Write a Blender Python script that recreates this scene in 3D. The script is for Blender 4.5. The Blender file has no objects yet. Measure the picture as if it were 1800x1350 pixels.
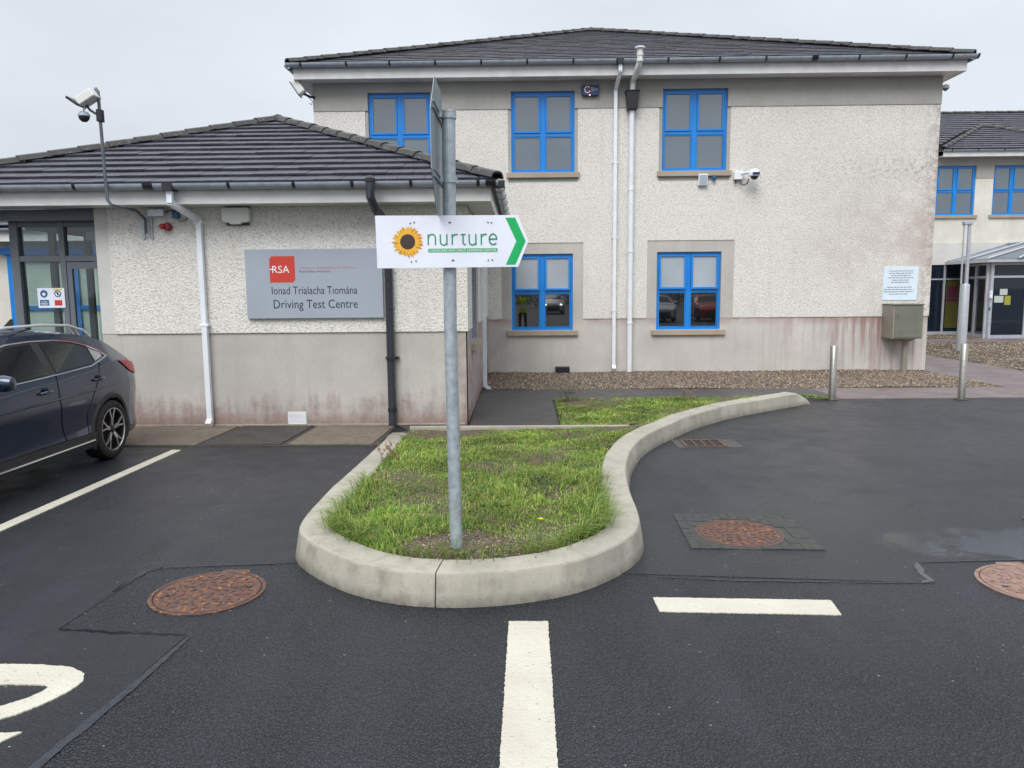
import bpy, bmesh, math, random
import numpy as np
from mathutils import Vector, Matrix
random.seed(7); rng = np.random.default_rng(7)
SC = bpy.context.scene
COL = SC.collection
R = math.radians

# ------------------------------------------------------------------ camera
cam_d = bpy.data.cameras.new('camera'); cam = bpy.data.objects.new('camera', cam_d); COL.objects.link(cam)
cam_d.sensor_width = 36; cam_d.lens = 36*1340/1800; cam_d.clip_start = .05; cam_d.clip_end = 2000
_psi, _th, _rho = R(.85), math.atan(165/1340), R(.5)
_F = Vector((-math.sin(_psi)*math.cos(_th), math.cos(_psi)*math.cos(_th), -math.sin(_th)))
_R0 = Vector((math.cos(_psi), math.sin(_psi), 0)); _U0 = _R0.cross(_F)
_Rr = math.cos(_rho)*_R0-math.sin(_rho)*_U0; _Uu = math.sin(_rho)*_R0+math.cos(_rho)*_U0
_m = Matrix((_Rr, _Uu, -_F)).transposed().to_4x4(); _m.translation = (0, 0, 1.75)
cam.matrix_world = _m
SC.camera = cam

# ------------------------------------------------------------------ world, sun, exposure
SUN_EL, SUN_AZ = 46, 196          # veiled sun, high behind the camera and a little to the left
w = bpy.data.worlds.new('World'); SC.world = w; w.use_nodes = True
nt = w.node_tree; nt.nodes.clear()
out = nt.nodes.new('ShaderNodeOutputWorld'); bg = nt.nodes.new('ShaderNodeBackground')
sky = nt.nodes.new('ShaderNodeTexSky'); sky.sky_type = 'NISHITA'; sky.sun_disc = False
sky.sun_elevation = R(SUN_EL); sky.sun_rotation = R(SUN_AZ); sky.dust_density = 4
hs = nt.nodes.new('ShaderNodeHueSaturation'); hs.inputs['Saturation'].default_value = .25
tc = nt.nodes.new('ShaderNodeTexCoord'); sp = nt.nodes.new('ShaderNodeSeparateXYZ')
nz = nt.nodes.new('ShaderNodeTexNoise'); nz.inputs['Scale'].default_value = 1.6; nz.inputs['Detail'].default_value = 5
mp = nt.nodes.new('ShaderNodeMapping'); mp.inputs['Scale'].default_value = (1, 1, 3)
ramp = nt.nodes.new('ShaderNodeValToRGB')          # overcast: brighter overhead than at the horizon
ramp.color_ramp.elements[0].position = 0; ramp.color_ramp.elements[0].color = (.49, .535, .59, 1)
ramp.color_ramp.elements[1].position = 1; ramp.color_ramp.elements[1].color = (1.47, 1.54, 1.62, 1)
_e = ramp.color_ramp.elements.new(.45); _e.color = (.595, .64, .695, 1)
cl = nt.nodes.new('ShaderNodeMapRange'); cl.inputs['From Min'].default_value = .3; cl.inputs['From Max'].default_value = .7
cl.inputs['To Min'].default_value = .84; cl.inputs['To Max'].default_value = 1.1
mul = nt.nodes.new('ShaderNodeMix'); mul.data_type = 'RGBA'; mul.blend_type = 'MULTIPLY'; mul.inputs['Factor'].default_value = 1
mul2 = nt.nodes.new('ShaderNodeMix'); mul2.data_type = 'RGBA'; mul2.blend_type = 'MULTIPLY'; mul2.inputs['Factor'].default_value = 1
mul2.inputs['B'].default_value = (9.6, 9.6, 9.6, 1)
mx = nt.nodes.new('ShaderNodeMix'); mx.data_type = 'RGBA'; mx.inputs['Factor'].default_value = .88
L = nt.links.new
L(sky.outputs[0], hs.inputs['Color']); L(tc.outputs['Generated'], sp.inputs[0]); L(sp.outputs['Z'], ramp.inputs['Fac'])
L(tc.outputs['Generated'], mp.inputs['Vector']); L(mp.outputs[0], nz.inputs['Vector']); L(nz.outputs['Fac'], cl.inputs['Value'])
L(ramp.outputs[0], mul.inputs['A']); L(cl.outputs[0], mul.inputs['B']); L(mul.outputs['Result'], mul2.inputs['A'])
L(hs.outputs[0], mx.inputs['A']); L(mul2.outputs['Result'], mx.inputs['B'])
L(mx.outputs['Result'], bg.inputs['Color']); bg.inputs['Strength'].default_value = .1; L(bg.outputs[0], out.inputs[0])
sun_d = bpy.data.lights.new('sun', 'SUN'); sun_d.energy = 1.5; sun_d.angle = R(35); sun_d.color = (1, .98, .955)
sun = bpy.data.objects.new('sun', sun_d); COL.objects.link(sun)
_az = R(SUN_AZ)
sun.rotation_euler = Vector((-math.sin(_az)*math.cos(R(SUN_EL)), -math.cos(_az)*math.cos(R(SUN_EL)), -math.sin(R(SUN_EL)))).to_track_quat('-Z', 'Y').to_euler()
SC.view_settings.view_transform = 'Standard'; SC.view_settings.look = 'None'
SC.view_settings.exposure = .55; SC.view_settings.gamma = 1; SC.view_settings.use_curve_mapping = False

# ------------------------------------------------------------------ materials
def lin(r, g, b):
    f = lambda c: (c/12.92 if c <= .04045 else ((c+.055)/1.055)**2.4)
    return (f(r/255), f(g/255), f(b/255))
class M_:
    """small node-graph builder"""
    def __init__(s, name):
        s.m = bpy.data.materials.new(name); s.m.use_nodes = True; s.t = s.m.node_tree
        s.b = s.t.nodes['Principled BSDF']; s.pos = None
    def n(s, k): return s.t.nodes.new(k)
    def link(s, a, b): s.t.links.new(a, b)
    def P(s, scale=(1, 1, 1), obj=False):
        if obj: src = s.n('ShaderNodeTexCoord').outputs['Object']
        else: src = s.n('ShaderNodeNewGeometry').outputs['Position']
        if scale == (1, 1, 1): return src
        m = s.n('ShaderNodeVectorMath'); m.operation = 'MULTIPLY'; m.inputs[1].default_value = scale
        s.link(src, m.inputs[0]); return m.outputs[0]
    def noise(s, scale, detail=3, rough=.5, vec=None, dist=0):
        n = s.n('ShaderNodeTexNoise'); n.inputs['Scale'].default_value = scale; n.inputs['Detail'].default_value = detail
        n.inputs['Roughness'].default_value = rough; n.inputs['Distortion'].default_value = dist
        s.link(vec or s.P(), n.inputs['Vector']); return n.outputs['Fac']
    def vor(s, scale, vec=None, feat='F1', out='Distance'):
        n = s.n('ShaderNodeTexVoronoi'); n.feature = feat; n.inputs['Scale'].default_value = scale
        s.link(vec or s.P(), n.inputs['Vector']); return n.outputs[out]
    def rng(s, v, a, b, c=0., d=1.):
        n = s.n('ShaderNodeMapRange'); n.clamp = True
        for k, x in zip(('From Min', 'From Max', 'To Min', 'To Max'), (a, b, c, d)): n.inputs[k].default_value = x
        s.link(v, n.inputs['Value']); return n.outputs[0]
    def math(s, op, a, b=None):
        n = s.n('ShaderNodeMath'); n.operation = op
        for i, x in enumerate((a, b)):
            if x is None: continue
            if isinstance(x, (int, float)): n.inputs[i].default_value = x
            else: s.link(x, n.inputs[i])
        return n.outputs[0]
    def mix(s, f, a, b):
        n = s.n('ShaderNodeMix'); n.data_type = 'RGBA'
        if isinstance(f, (int, float)): n.inputs['Factor'].default_value = f
        else: s.link(f, n.inputs['Factor'])
        for k, x in (('A', a), ('B', b)):
            if isinstance(x, tuple): n.inputs[k].default_value = (*x[:3], 1)
            else: s.link(x, n.inputs[k])
        return n.outputs['Result']
    def xyz(s):
        n = s.n('ShaderNodeSeparateXYZ'); s.link(s.P(), n.inputs[0]); return n.outputs
    def bump(s, h, strength, dist=.01):
        n = s.n('ShaderNodeBump'); n.inputs['Strength'].default_value = strength; n.inputs['Distance'].default_value = dist
        s.link(h, n.inputs['Height']); s.link(n.outputs[0], s.b.inputs['Normal'])
    def set(s, **k):
        for a, v in k.items():
            i = s.b.inputs[a.replace('_', ' ')]
            if isinstance(v, tuple): i.default_value = (*v[:3], 1)
            elif isinstance(v, (int, float)): i.default_value = v
            else: s.link(v, i)
        return s
MAT = {}
def simple(name, c, rough=.5, metal=0., spec=.5, var=.12, vs=8, bump=0., bs=60, **k):
    g = M_(name)
    if var:
        n = g.noise(vs, 4)
        col = g.mix(g.rng(n, .3, .7), tuple(x*(1-var) for x in c), tuple(min(1, x*(1+var)) for x in c))
        g.set(Base_Color=col, Roughness=g.rng(g.noise(vs*3), .3, .7, rough*.85, min(1, rough*1.15)))
    else: g.set(Base_Color=c, Roughness=rough)
    g.set(Metallic=metal); g.b.inputs['Specular IOR Level'].default_value = spec
    if bump: g.bump(g.noise(bs, 3), bump, .004)
    for a, v in k.items(): g.set(**{a: v})
    MAT[name] = g.m; return g.m

def asphalt(name, c0, c1, vs, bstr, rlo, rhi, wet_at=None):
    g = M_(name)
    v = g.vor(vs); n2 = g.noise(vs*.45, 3, .7); big = g.noise(.55, 4, .55); mid = g.noise(3.5, 4)
    agg = g.rng(v, .22, .52)
    col = g.mix(agg, c1, c0)
    col = g.mix(g.rng(n2, .42, .62, 0, .75), col, tuple(x*.35 for x in c0))
    col = g.mix(g.rng(big, .35, .65, 0, .3), col, tuple(x*1.1 for x in c1))
    lane = g.noise(1, 4, .55, vec=g.P((1.3, .22, 1))); col = g.mix(g.rng(lane, .5, .7, 0, .4), col, tuple(x*.95 for x in c1))
    spot = g.noise(1.7, 5, .6); col = g.mix(g.rng(spot, .62, .7, 0, .45), col, tuple(x*.5 for x in c0))
    fleck = g.vor(9, out='Distance'); col = g.mix(g.rng(fleck, .03, .05, 1, 0), col, (.25, .24, .23))
    wet = g.math('ADD', g.rng(big, .3, .7, 0, .6), g.rng(mid, .35, .65, 0, .4))
    ro = g.rng(wet, .15, .85, rhi, rlo); h = g.math('ADD', g.math('MULTIPLY', v, -.7), n2)
    if wet_at:                                # standing water in a shallow dip, ragged outline
        x = g.xyz(); dx = g.math('MULTIPLY', g.math('SUBTRACT', x[0], wet_at[0]), .62); dy = g.math('MULTIPLY', g.math('SUBTRACT', x[1], wet_at[1]), 2.3)
        d = g.math('SQRT', g.math('ADD', g.math('MULTIPLY', dx, dx), g.math('MULTIPLY', dy, dy)))
        d = g.math('ADD', d, g.rng(g.noise(3.2, 5, .65), .25, .75, -.45, .45)); film = g.rng(d, .9, 1.2, 1, 0); damp = g.rng(d, .7, 3.6, 1, 0)
        ro = g.math('MULTIPLY', ro, g.rng(damp, 0, 1, 1, .42)); ro = g.math('MULTIPLY', ro, g.rng(film, 0, 1, 1, .12)); h = g.math('MULTIPLY', h, g.rng(film, 0, 1, 1, .06))
    g.set(Base_Color=col, Roughness=ro)
    g.b.inputs['Specular IOR Level'].default_value = .5
    g.bump(h, bstr, .012); MAT[name] = g.m
asphalt('asphalt', (.0022, .0029, .0045), (.033, .038, .053), 82, 1.0, .26, .5)
asphalt('asphalt_fine', (.0065, .0078, .011), (.029, .033, .044), 130, .5, .24, .5, (4.3, 5.06))
asphalt('path_tarmac', (.055, .051, .048), (.10, .093, .087), 120, .3, .4, .6)

def roughcast(name, corner_stain, sc=1.):
    g = M_(name)
    n = g.noise(34*sc, 3, .6, dist=.7); v = g.vor(56*sc)
    fine = g.noise(80, 3)
    hgt = g.math('ADD', n, g.math('MULTIPLY', g.rng(v, 0, .6), -.35))
    col = g.mix(g.rng(hgt, .04, .24), lin(194, 190, 184), lin(233, 230, 223))  # low dimples coloured darker, imitating shade between the bumps
    col = g.mix(g.rng(g.noise(.9, 5, .6), .45, .75, 0, .35), col, lin(204, 199, 191))
    # damp streaks running down the dash
    st = g.noise(1, 4, .6, vec=g.P((5, 5, .5))); col = g.mix(g.rng(st, .55, .8, 0, .25), col, lin(172, 168, 160))
    if corner_stain:
        x = g.xyz()
        a = g.rng(x[0], 5.0, 8.3); b = g.rng(x[2], 4.9, 3.2); b2 = g.rng(x[2], 1.2, 2.2, .35, 1)
        msk = g.math('MULTIPLY', g.math('MULTIPLY', a, b), b2)
        n3 = g.noise(2.2, 6, .65); m = g.math('MULTIPLY', msk, g.rng(n3, .33, .62))
        col = g.mix(g.math('MULTIPLY', m, .48), col, lin(172, 152, 142))
        band = g.math('MULTIPLY', g.rng(g.math('ABSOLUTE', g.math('SUBTRACT', x[2], 4.15)), .5, .0), a)
        dk = g.math('MULTIPLY', band, g.rng(g.noise(14, 4, .7), .5, .62))
        col = g.mix(g.math('MULTIPLY', dk, .5), col, lin(110, 102, 98))
        ed = g.math('MULTIPLY', g.rng(x[0], 8.1, 8.45), g.rng(g.noise(9, 4, .7), .42, .58))
        col = g.mix(g.math('MULTIPLY', ed, .5), col, lin(140, 118, 108))
    g.set(Base_Color=col, Roughness=.92); g.b.inputs['Specular IOR Level'].default_value = .25
    g.bump(g.math('ADD', hgt, g.math('MULTIPLY', fine, .25)), .6, .03); MAT[name] = g.m
roughcast('roughcast_front', False); roughcast('roughcast_main', True, 1.15)

def smooth_render(name, base, low=None, right=None):
    g = M_(name)
    col = g.mix(g.rng(g.noise(1.3, 6, .6), .3, .7), tuple(c*.86 for c in base), tuple(c*1.1 for c in base))
    col = g.mix(g.rng(g.noise(18, 5, .7), .45, .7, 0, .3), col, tuple(c*.78 for c in base))
    x = g.xyz(); streak = g.noise(1, 5, .65, vec=g.P((7, 7, .45))); blot = g.noise(2.6, 6, .7)
    col = g.mix(g.rng(streak, .52, .75, 0, .35), col, tuple(c*.72 for c in base))
    if low:                                   # reddish algae creeping up from the ground
        top = g.math('ADD', g.rng(blot, .3, .7, .0, .55), g.rng(streak, .4, .7, 0, .3))
        f = g.math('SUBTRACT', top, x[2]); f = g.rng(f, -.05, .3, 0, .62)
        col = g.mix(g.math('MULTIPLY', f, g.rng(g.noise(22, 5, .75), .3, .55, .5, 1)), col, low)
        bt = g.math('MULTIPLY', g.rng(x[2], .05, .2, .6, 0), g.rng(g.noise(6, 5, .7), .3, .6, .4, 1)); col = g.mix(bt, col, low)
        e = g.math('MULTIPLY', g.math('GREATER_THAN', x[0], -.92), .6)
        col = g.mix(g.math('MULTIPLY', e, g.rng(blot, .35, .6)), col, low)
    if right:                                 # reddish algae running down from the render lip
        m = g.math('MULTIPLY', g.rng(x[0], 4.6, 7.6), g.rng(streak, .44, .6))
        f = g.math('MULTIPLY', m, g.rng(g.math('ADD', x[2], g.math('MULTIPLY', streak, .9)), .55, 1.6, .35, 1))
        col = g.mix(g.math('MULTIPLY', f, .85), col, right)
        e = g.math('MULTIPLY', g.rng(x[2], .95, 1.13), g.rng(g.noise(1.2, 5, .7), .42, .6))
        col = g.mix(g.math('MULTIPLY', e, .55), col, right)
    g.set(Base_Color=col, Roughness=.85); g.b.inputs['Specular IOR Level'].default_value = .3
    g.bump(g.noise(70, 4), .12, .004); MAT[name] = g.m
smooth_render('plinth_front', lin(184, 179, 173), low=lin(128, 98, 92))
smooth_render('plinth_main', lin(195, 190, 184), right=lin(140, 100, 94))
smooth_render('render_band', lin(168, 166, 161))
smooth_render('surround_render', lin(184, 180, 174)); smooth_render('render_pale', lin(202, 200, 196))
smooth_render('render_cream', lin(214, 211, 200))
smooth_render('sill_stone', lin(168, 155, 138))
simple('window_blue', lin(20, 128, 212), .32, var=.08, vs=3)
simple('porch_grey', lin(104, 110, 116), .4, var=.06)
simple('upvc_white', lin(226, 230, 236), .3, var=.06, vs=3)
simple('fascia_white', lin(214, 214, 212), .4, var=.1, vs=4)
simple('gutter_grey', lin(150, 158, 168), .22, var=.15, vs=10)  # light base colour stands in for sky reflected by the gutter front
simple('black_plastic', lin(34, 36, 42), .35, var=.15)
simple('soil_pipe', lin(52, 56, 64), .3, var=.12)
simple('galvanised', lin(168, 178, 184), .42, metal=.35, var=.22, vs=26)
simple('mast_grey', lin(92, 98, 104), .4, metal=.3); simple('sett_dark', (.034, .036, .032), .5, var=.3, vs=20, bump=.3); simple('sign_aluminium', lin(140, 152, 156), .4, metal=.4, var=.12, vs=12)
simple('stainless', lin(176, 172, 164), .28, metal=.9, var=.1, vs=14)
simple('light_column', lin(176, 180, 188), .35, metal=.2, var=.08)
simple('cabinet_olive', lin(112, 114, 102), .4, var=.1, vs=5)
simple('cabinet_side', lin(140, 134, 124), .45, var=.12, vs=5)
simple('sign_white', lin(228, 232, 244), .35, var=.03)
simple('notice_white', lin(214, 228, 238), .35, var=.03)
simple('board_grey', lin(158, 166, 178), .38, var=.04, vs=2)
for nme, c in dict(sign_green=(0, 172, 92), text_green=(28, 140, 100), strip_green=(72, 170, 110), rsa_red=(196, 60, 46), text_dark=(40, 48, 60),
                   text_mid=(92, 96, 104), text_pink=(190, 120, 128), text_white=(236, 232, 236), petal=(232, 176, 54), petal_dark=(208, 136, 30),
                   disc_brown=(62, 46, 44), decal_blue=(38, 96, 140), alarm_navy=(34, 52, 100), lens_red=(150, 20, 22), siren_red=(150, 42, 46),
                   hatch_yellow=(220, 200, 50), poster_yellow=(150, 150, 50), poster_white=(180, 190, 186), poster_magenta=(84, 34, 52), poster_dim=(76, 76, 34)).items():
    simple(nme, lin(*c), .45, var=.05, vs=40)
simple('concrete_white_box', lin(220, 222, 216), .4, var=.04)
def tile_mat(name, c, li):
    g = M_(name)
    col = g.mix(g.rng(g.noise(7, 4), .3, .7), tuple(x*.75 for x in c), tuple(x*1.3 for x in c))
    col = g.mix(g.rng(g.noise(1.1, 4, .6), .4, .7, 0, .35), col, tuple(x*1.35 for x in c))
    sp = g.noise(38, 3, .6); ar = g.noise(2.3, 4)
    col = g.mix(g.math('MULTIPLY', g.rng(sp, .62, .68), g.rng(ar, .5, .62, 0, li)), col, lin(150, 146, 120))
    if li > .85:
        col = g.mix(g.math('MULTIPLY', g.rng(g.noise(17, 4, .6), .55, .66), g.rng(g.noise(4, 3), .4, .6, 0, .8)), col, lin(96, 98, 82))
        col = g.mix(g.math('MULTIPLY', g.rng(g.noise(24, 3, .6), .66, .7), .8), col, lin(168, 120, 60))
    g.set(Base_Color=col, Roughness=g.rng(g.noise(9, 3), .3, .7, .32, .52)); g.b.inputs['Specular IOR Level'].default_value = .5
    g.bump(g.noise(90, 3), .12, .003); MAT[name] = g.m
tile_mat('roof_tile', lin(60, 61, 70), .4); tile_mat('roof_tile_main', lin(36, 38, 46), .3); tile_mat('hip_tile', lin(42, 42, 43), 1.)
def concrete(name, base, dark, sc=1.):
    g = M_(name)
    col = g.mix(g.rng(g.noise(2*sc, 6, .6), .3, .7), tuple(c*.82 for c in base), tuple(c*1.12 for c in base))
    col = g.mix(g.rng(g.noise(9*sc, 5, .7), .5, .68, 0, .38), col, dark)
    pit = g.noise(60, 2, .5); col = g.mix(g.rng(pit, .68, .74), col, tuple(c*.4 for c in base))
    st = g.noise(1, 5, .65, vec=g.P((9, 9, 1.2))); col = g.mix(g.rng(st, .55, .75, 0, .4), col, dark)
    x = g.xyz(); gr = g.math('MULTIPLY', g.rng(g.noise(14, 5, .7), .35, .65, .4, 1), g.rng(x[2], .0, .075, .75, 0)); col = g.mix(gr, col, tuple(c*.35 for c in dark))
    g.set(Base_Color=col, Roughness=g.rng(g.noise(5, 4), .3, .7, .55, .8)); g.b.inputs['Specular IOR Level'].default_value = .35
    g.bump(g.math('ADD', g.noise(120, 4), g.math('MULTIPLY', g.rng(pit, .66, .74), -1.5)), .28, .005); MAT[name] = g.m
concrete('kerb_concrete', lin(167, 162, 149), lin(116, 112, 101))
concrete('slab_concrete', lin(138, 126, 112), lin(98, 86, 74), .6)
concrete('slab_dark', lin(84, 80, 76), lin(60, 56, 54), .6)
concrete('edging_concrete', lin(168, 160, 148), lin(128, 120, 108))
def paint():
    g = M_('road_paint')
    n = g.noise(30, 5, .7); col = g.mix(g.rng(g.noise(3, 4), .3, .7), lin(188, 183, 168), lin(200, 196, 182))
    col = g.mix(g.rng(n, .6, .72, 0, .8), col, lin(120, 116, 108)); col = g.mix(g.rng(g.noise(1.2, 5, .6), .45, .7, 0, .35), col, lin(160, 152, 138)); col = g.mix(g.rng(g.vor(14), .03, .06, 1, 0), col, lin(70, 68, 64))
    ln = g.noise(1, 3, .6, vec=g.P((3, 60, 1))); col = g.mix(g.rng(ln, .5, .75, 0, .3), col, lin(176, 168, 150))
    g.set(Base_Color=col, Roughness=.6); g.bump(g.math('ADD', g.vor(75), g.noise(40, 4)), .4, .006); MAT['road_paint'] = g.m
paint()
def rust():
    for nm, a, b in (('rust_iron', lin(100, 68, 55), lin(74, 52, 45)), ('pale_iron', lin(148, 120, 108), lin(112, 88, 79))):
        g = M_(nm); col = g.mix(g.rng(g.noise(14, 5, .7), .35, .65), a, b)
        col = g.mix(g.rng(g.noise(34, 3), .62, .7), col, lin(176, 112, 46)); col = g.mix(g.rng(g.noise(22, 3), .64, .7), col, lin(96, 92, 88))
        g.set(Base_Color=col, Roughness=.5); g.bump(g.noise(120, 3), .3, .003); MAT[nm] = g.m
rust()
def soil():
    g = M_('soil'); col = g.mix(g.rng(g.noise(28, 5, .7), .3, .7), lin(74, 62, 50), lin(122, 108, 92))
    g.set(Base_Color=col, Roughness=.9); g.bump(g.noise(45, 5, .7), 1, .03); MAT['soil'] = g.m
    g = M_('gravel'); v = g.vor(34, out='Color'); b = g.n('ShaderNodeRGBToBW'); g.link(v, b.inputs[0])
    col = g.mix(g.rng(b.outputs[0], .2, .8), lin(86, 74, 62), lin(152, 136, 116)); g.set(Base_Color=col, Roughness=.75)
    g.bump(g.vor(34), 1, .03); MAT['gravel'] = g.m
    g = M_('pebble'); a = g.n('ShaderNodeAttribute'); a.attribute_name = 'tint'
    g.set(Base_Color=a.outputs['Color'], Roughness=.6); MAT['pebble'] = g.m
    g = M_('grass_blade'); a = g.n('ShaderNodeAttribute'); a.attribute_name = 'tint'
    g.set(Base_Color=a.outputs['Color'], Roughness=.55); g.b.inputs['Specular IOR Level'].default_value = .3
    tr = g.n('ShaderNodeBsdfTranslucent'); g.link(a.outputs['Color'], tr.inputs['Color'])
    ms = g.n('ShaderNodeMixShader'); ms.inputs[0].default_value = .3; g.link(g.b.outputs[0], ms.inputs[1]); g.link(tr.outputs[0], ms.inputs[2])
    g.link(ms.outputs[0], g.t.nodes['Material Output'].inputs[0]); MAT['grass_blade'] = g.m
soil()
def bricks():
    g = M_('brick_paving'); n = g.n('ShaderNodeTexBrick'); n.inputs['Scale'].default_value = 1
    n.inputs['Color1'].default_value = (*lin(122, 106, 106), 1); n.inputs['Color2'].default_value = (*lin(100, 90, 92), 1); n.inputs['Mortar'].default_value = (*lin(70, 64, 62), 1)
    n.inputs['Brick Width'].default_value = .2; n.inputs['Row Height'].default_value = .1; n.inputs['Mortar Size'].default_value = .006
    g.link(g.P(), n.inputs['Vector'])
    col = g.mix(g.rng(g.noise(2, 4), .35, .7, 0, .5), n.outputs['Color'], lin(138, 124, 124))
    g.set(Base_Color=col, Roughness=g.rng(g.noise(4), .3, .7, .35, .6)); MAT['brick_paving'] = g.m
bricks()
def pane(name, c, ior, rough=.02):
    g = M_(name); col = g.mix(g.rng(g.noise(.9, 3), .3, .7), tuple(x*.86 for x in c), tuple(min(1, x*1.14) for x in c)); g.set(Base_Color=col, Roughness=rough, IOR=ior); MAT[name] = g.m  # slow tone noise in the base colour imitates a reflection gradient
    g.bump(g.noise(1.5, 2), .012, .02)
pane('pane_upper', lin(82, 95, 106), 2.3, .04); pane('pane_sky_blind', lin(156, 164, 172), 1.6, .05); pane('pane_dark', (.007, .008, .009), 2.05)  # pale upper-sash glass holds both reflected sky and blinds in its colour
pane('pane_green', lin(190, 204, 194), 1.5); pane('pane_navy', lin(24, 34, 46), 1.55); pane('car_glass', (.012, .015, .017), 1.7, .01)
def clear_glass():
    m = bpy.data.materials.new('clear_glass'); m.use_nodes = True; t = m.node_tree; t.nodes.clear()
    o = t.nodes.new('ShaderNodeOutputMaterial'); a = t.nodes.new('ShaderNodeBsdfTransparent'); a.inputs[0].default_value = (.86, .9, .89, 1)
    b = t.nodes.new('ShaderNodeBsdfGlossy'); b.inputs['Roughness'].default_value = .02; x = t.nodes.new('ShaderNodeMixShader')
    ge = t.nodes.new('ShaderNodeNewGeometry'); dt = t.nodes.new('ShaderNodeVectorMath'); dt.operation = 'DOT_PRODUCT'; t.links.new(ge.outputs['Normal'], dt.inputs[0]); t.links.new(ge.outputs['Incoming'], dt.inputs[1])
    def mt(op, p, q=None):
        n = t.nodes.new('ShaderNodeMath'); n.operation = op
        for i, v in enumerate((p, q)):
            if isinstance(v, (int, float)): n.inputs[i].default_value = v
            elif v is not None: t.links.new(v, n.inputs[i])
        return n.outputs[0]
    sch = mt('ADD', mt('MULTIPLY', mt('POWER', mt('SUBTRACT', 1., mt('ABSOLUTE', dt.outputs['Value'])), 5.), .92), .06)      # same reflectance from both sides of the sheet
    t.links.new(sch, x.inputs[0]); t.links.new(a.outputs[0], x.inputs[1]); t.links.new(b.outputs[0], x.inputs[2])
    t.links.new(x.outputs[0], o.inputs[0]); MAT['clear_glass'] = m
clear_glass()
def paintmat(name, c):
    g = M_(name); dr = g.noise(260, 2, .5)
    g.set(Base_Color=c, Roughness=.25, Metallic=.5); g.b.inputs['Coat Weight'].default_value = 1; g.b.inputs['Coat Roughness'].default_value = .04
    g.bump(g.rng(dr, .62, .72), .035, .002); MAT[name] = g.m
paintmat('paint_navy', (.013, .029, .066)); paintmat('paint_red', (.45, .02, .02)); paintmat('paint_white', (.75, .75, .73)); paintmat('paint_silver', (.4, .42, .44))
simple('tyre', (.012, .012, .013), .7, var=.1); simple('cladding', (.02, .021, .023), .5, var=.15); simple('chrome', (.75, .76, .78), .12, metal=1, var=0)
simple('alloy', (.62, .62, .63), .25, metal=.9, var=0); simple('rail_silver', (.72, .73, .75), .3, metal=.4, var=0); simple('alloy_dark', (.03, .03, .032), .4, metal=.5, var=0); simple('tail_lens', lin(170, 28, 30), .15, var=.1)
simple('head_lens', (.6, .62, .65), .1, var=0); simple('bitumen', (.006, .006, .007), .16, var=.2); simple('seam_film', (.021, .024, .032), .3, var=.35, vs=30, bump=.4, bs=90); simple('seam_wet', (.03, .031, .035), .07, var=.3, vs=30, bump=.05)
simple('hi_vis', lin(196, 230, 40), .6, var=.06); simple('trousers', (.012, .013, .018), .8); simple('skin', lin(205, 160, 138), .5); simple('hair_grey', lin(150, 146, 142), .7)
simple('interior_grey', lin(70, 76, 82), .7); simple('leaf_dark', (.03, .055, .018), .5, var=.3, vs=2); simple('stem_red', lin(118, 92, 72), .7); simple('dandelion', lin(245, 190, 20), .6)
def emis(name, c, s):
    g = M_(name); g.set(Emission_Color=c, Emission_Strength=s, Base_Color=c); MAT[name] = g.m
emis('headlamp_lit', (1, .93, .8), 25); emis('led_red', (1, .25, .25), 3)

# ------------------------------------------------------------------ mesh helpers
def link(name, me, mat, parent=None):
    o = bpy.data.objects.new(name, me); COL.objects.link(o)
    if mat is not None and not me.materials: me.materials.append(MAT[mat] if isinstance(mat, str) else mat)
    if parent is not None: attach(o, parent)
    return o
def attach(o, p):
    o.parent = p
    q = p; loc = Vector((0, 0, 0))
    if p.type == 'EMPTY': o.matrix_parent_inverse = Matrix.Translation(-Vector(p.location))
def thing(name, label, cat, loc=(0, 0, 0), group=None):
    o = bpy.data.objects.new(name, None); COL.objects.link(o); o.location = loc; o.empty_display_size = .2
    return tag(o, label, cat, group)
def tag(o, label=None, cat=None, group=None, kind=None):
    if label: o['label'] = label
    if cat: o['category'] = cat
    if group: o['group'] = group
    if kind: o['kind'] = kind
    return o
def copy_tree(o, parent=None):
    c = o.copy(); COL.objects.link(c)
    if parent is not None: c.parent = parent; c.matrix_parent_inverse = o.matrix_parent_inverse.copy()
    for ch in o.children: copy_tree(ch, c)
    return c
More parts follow.
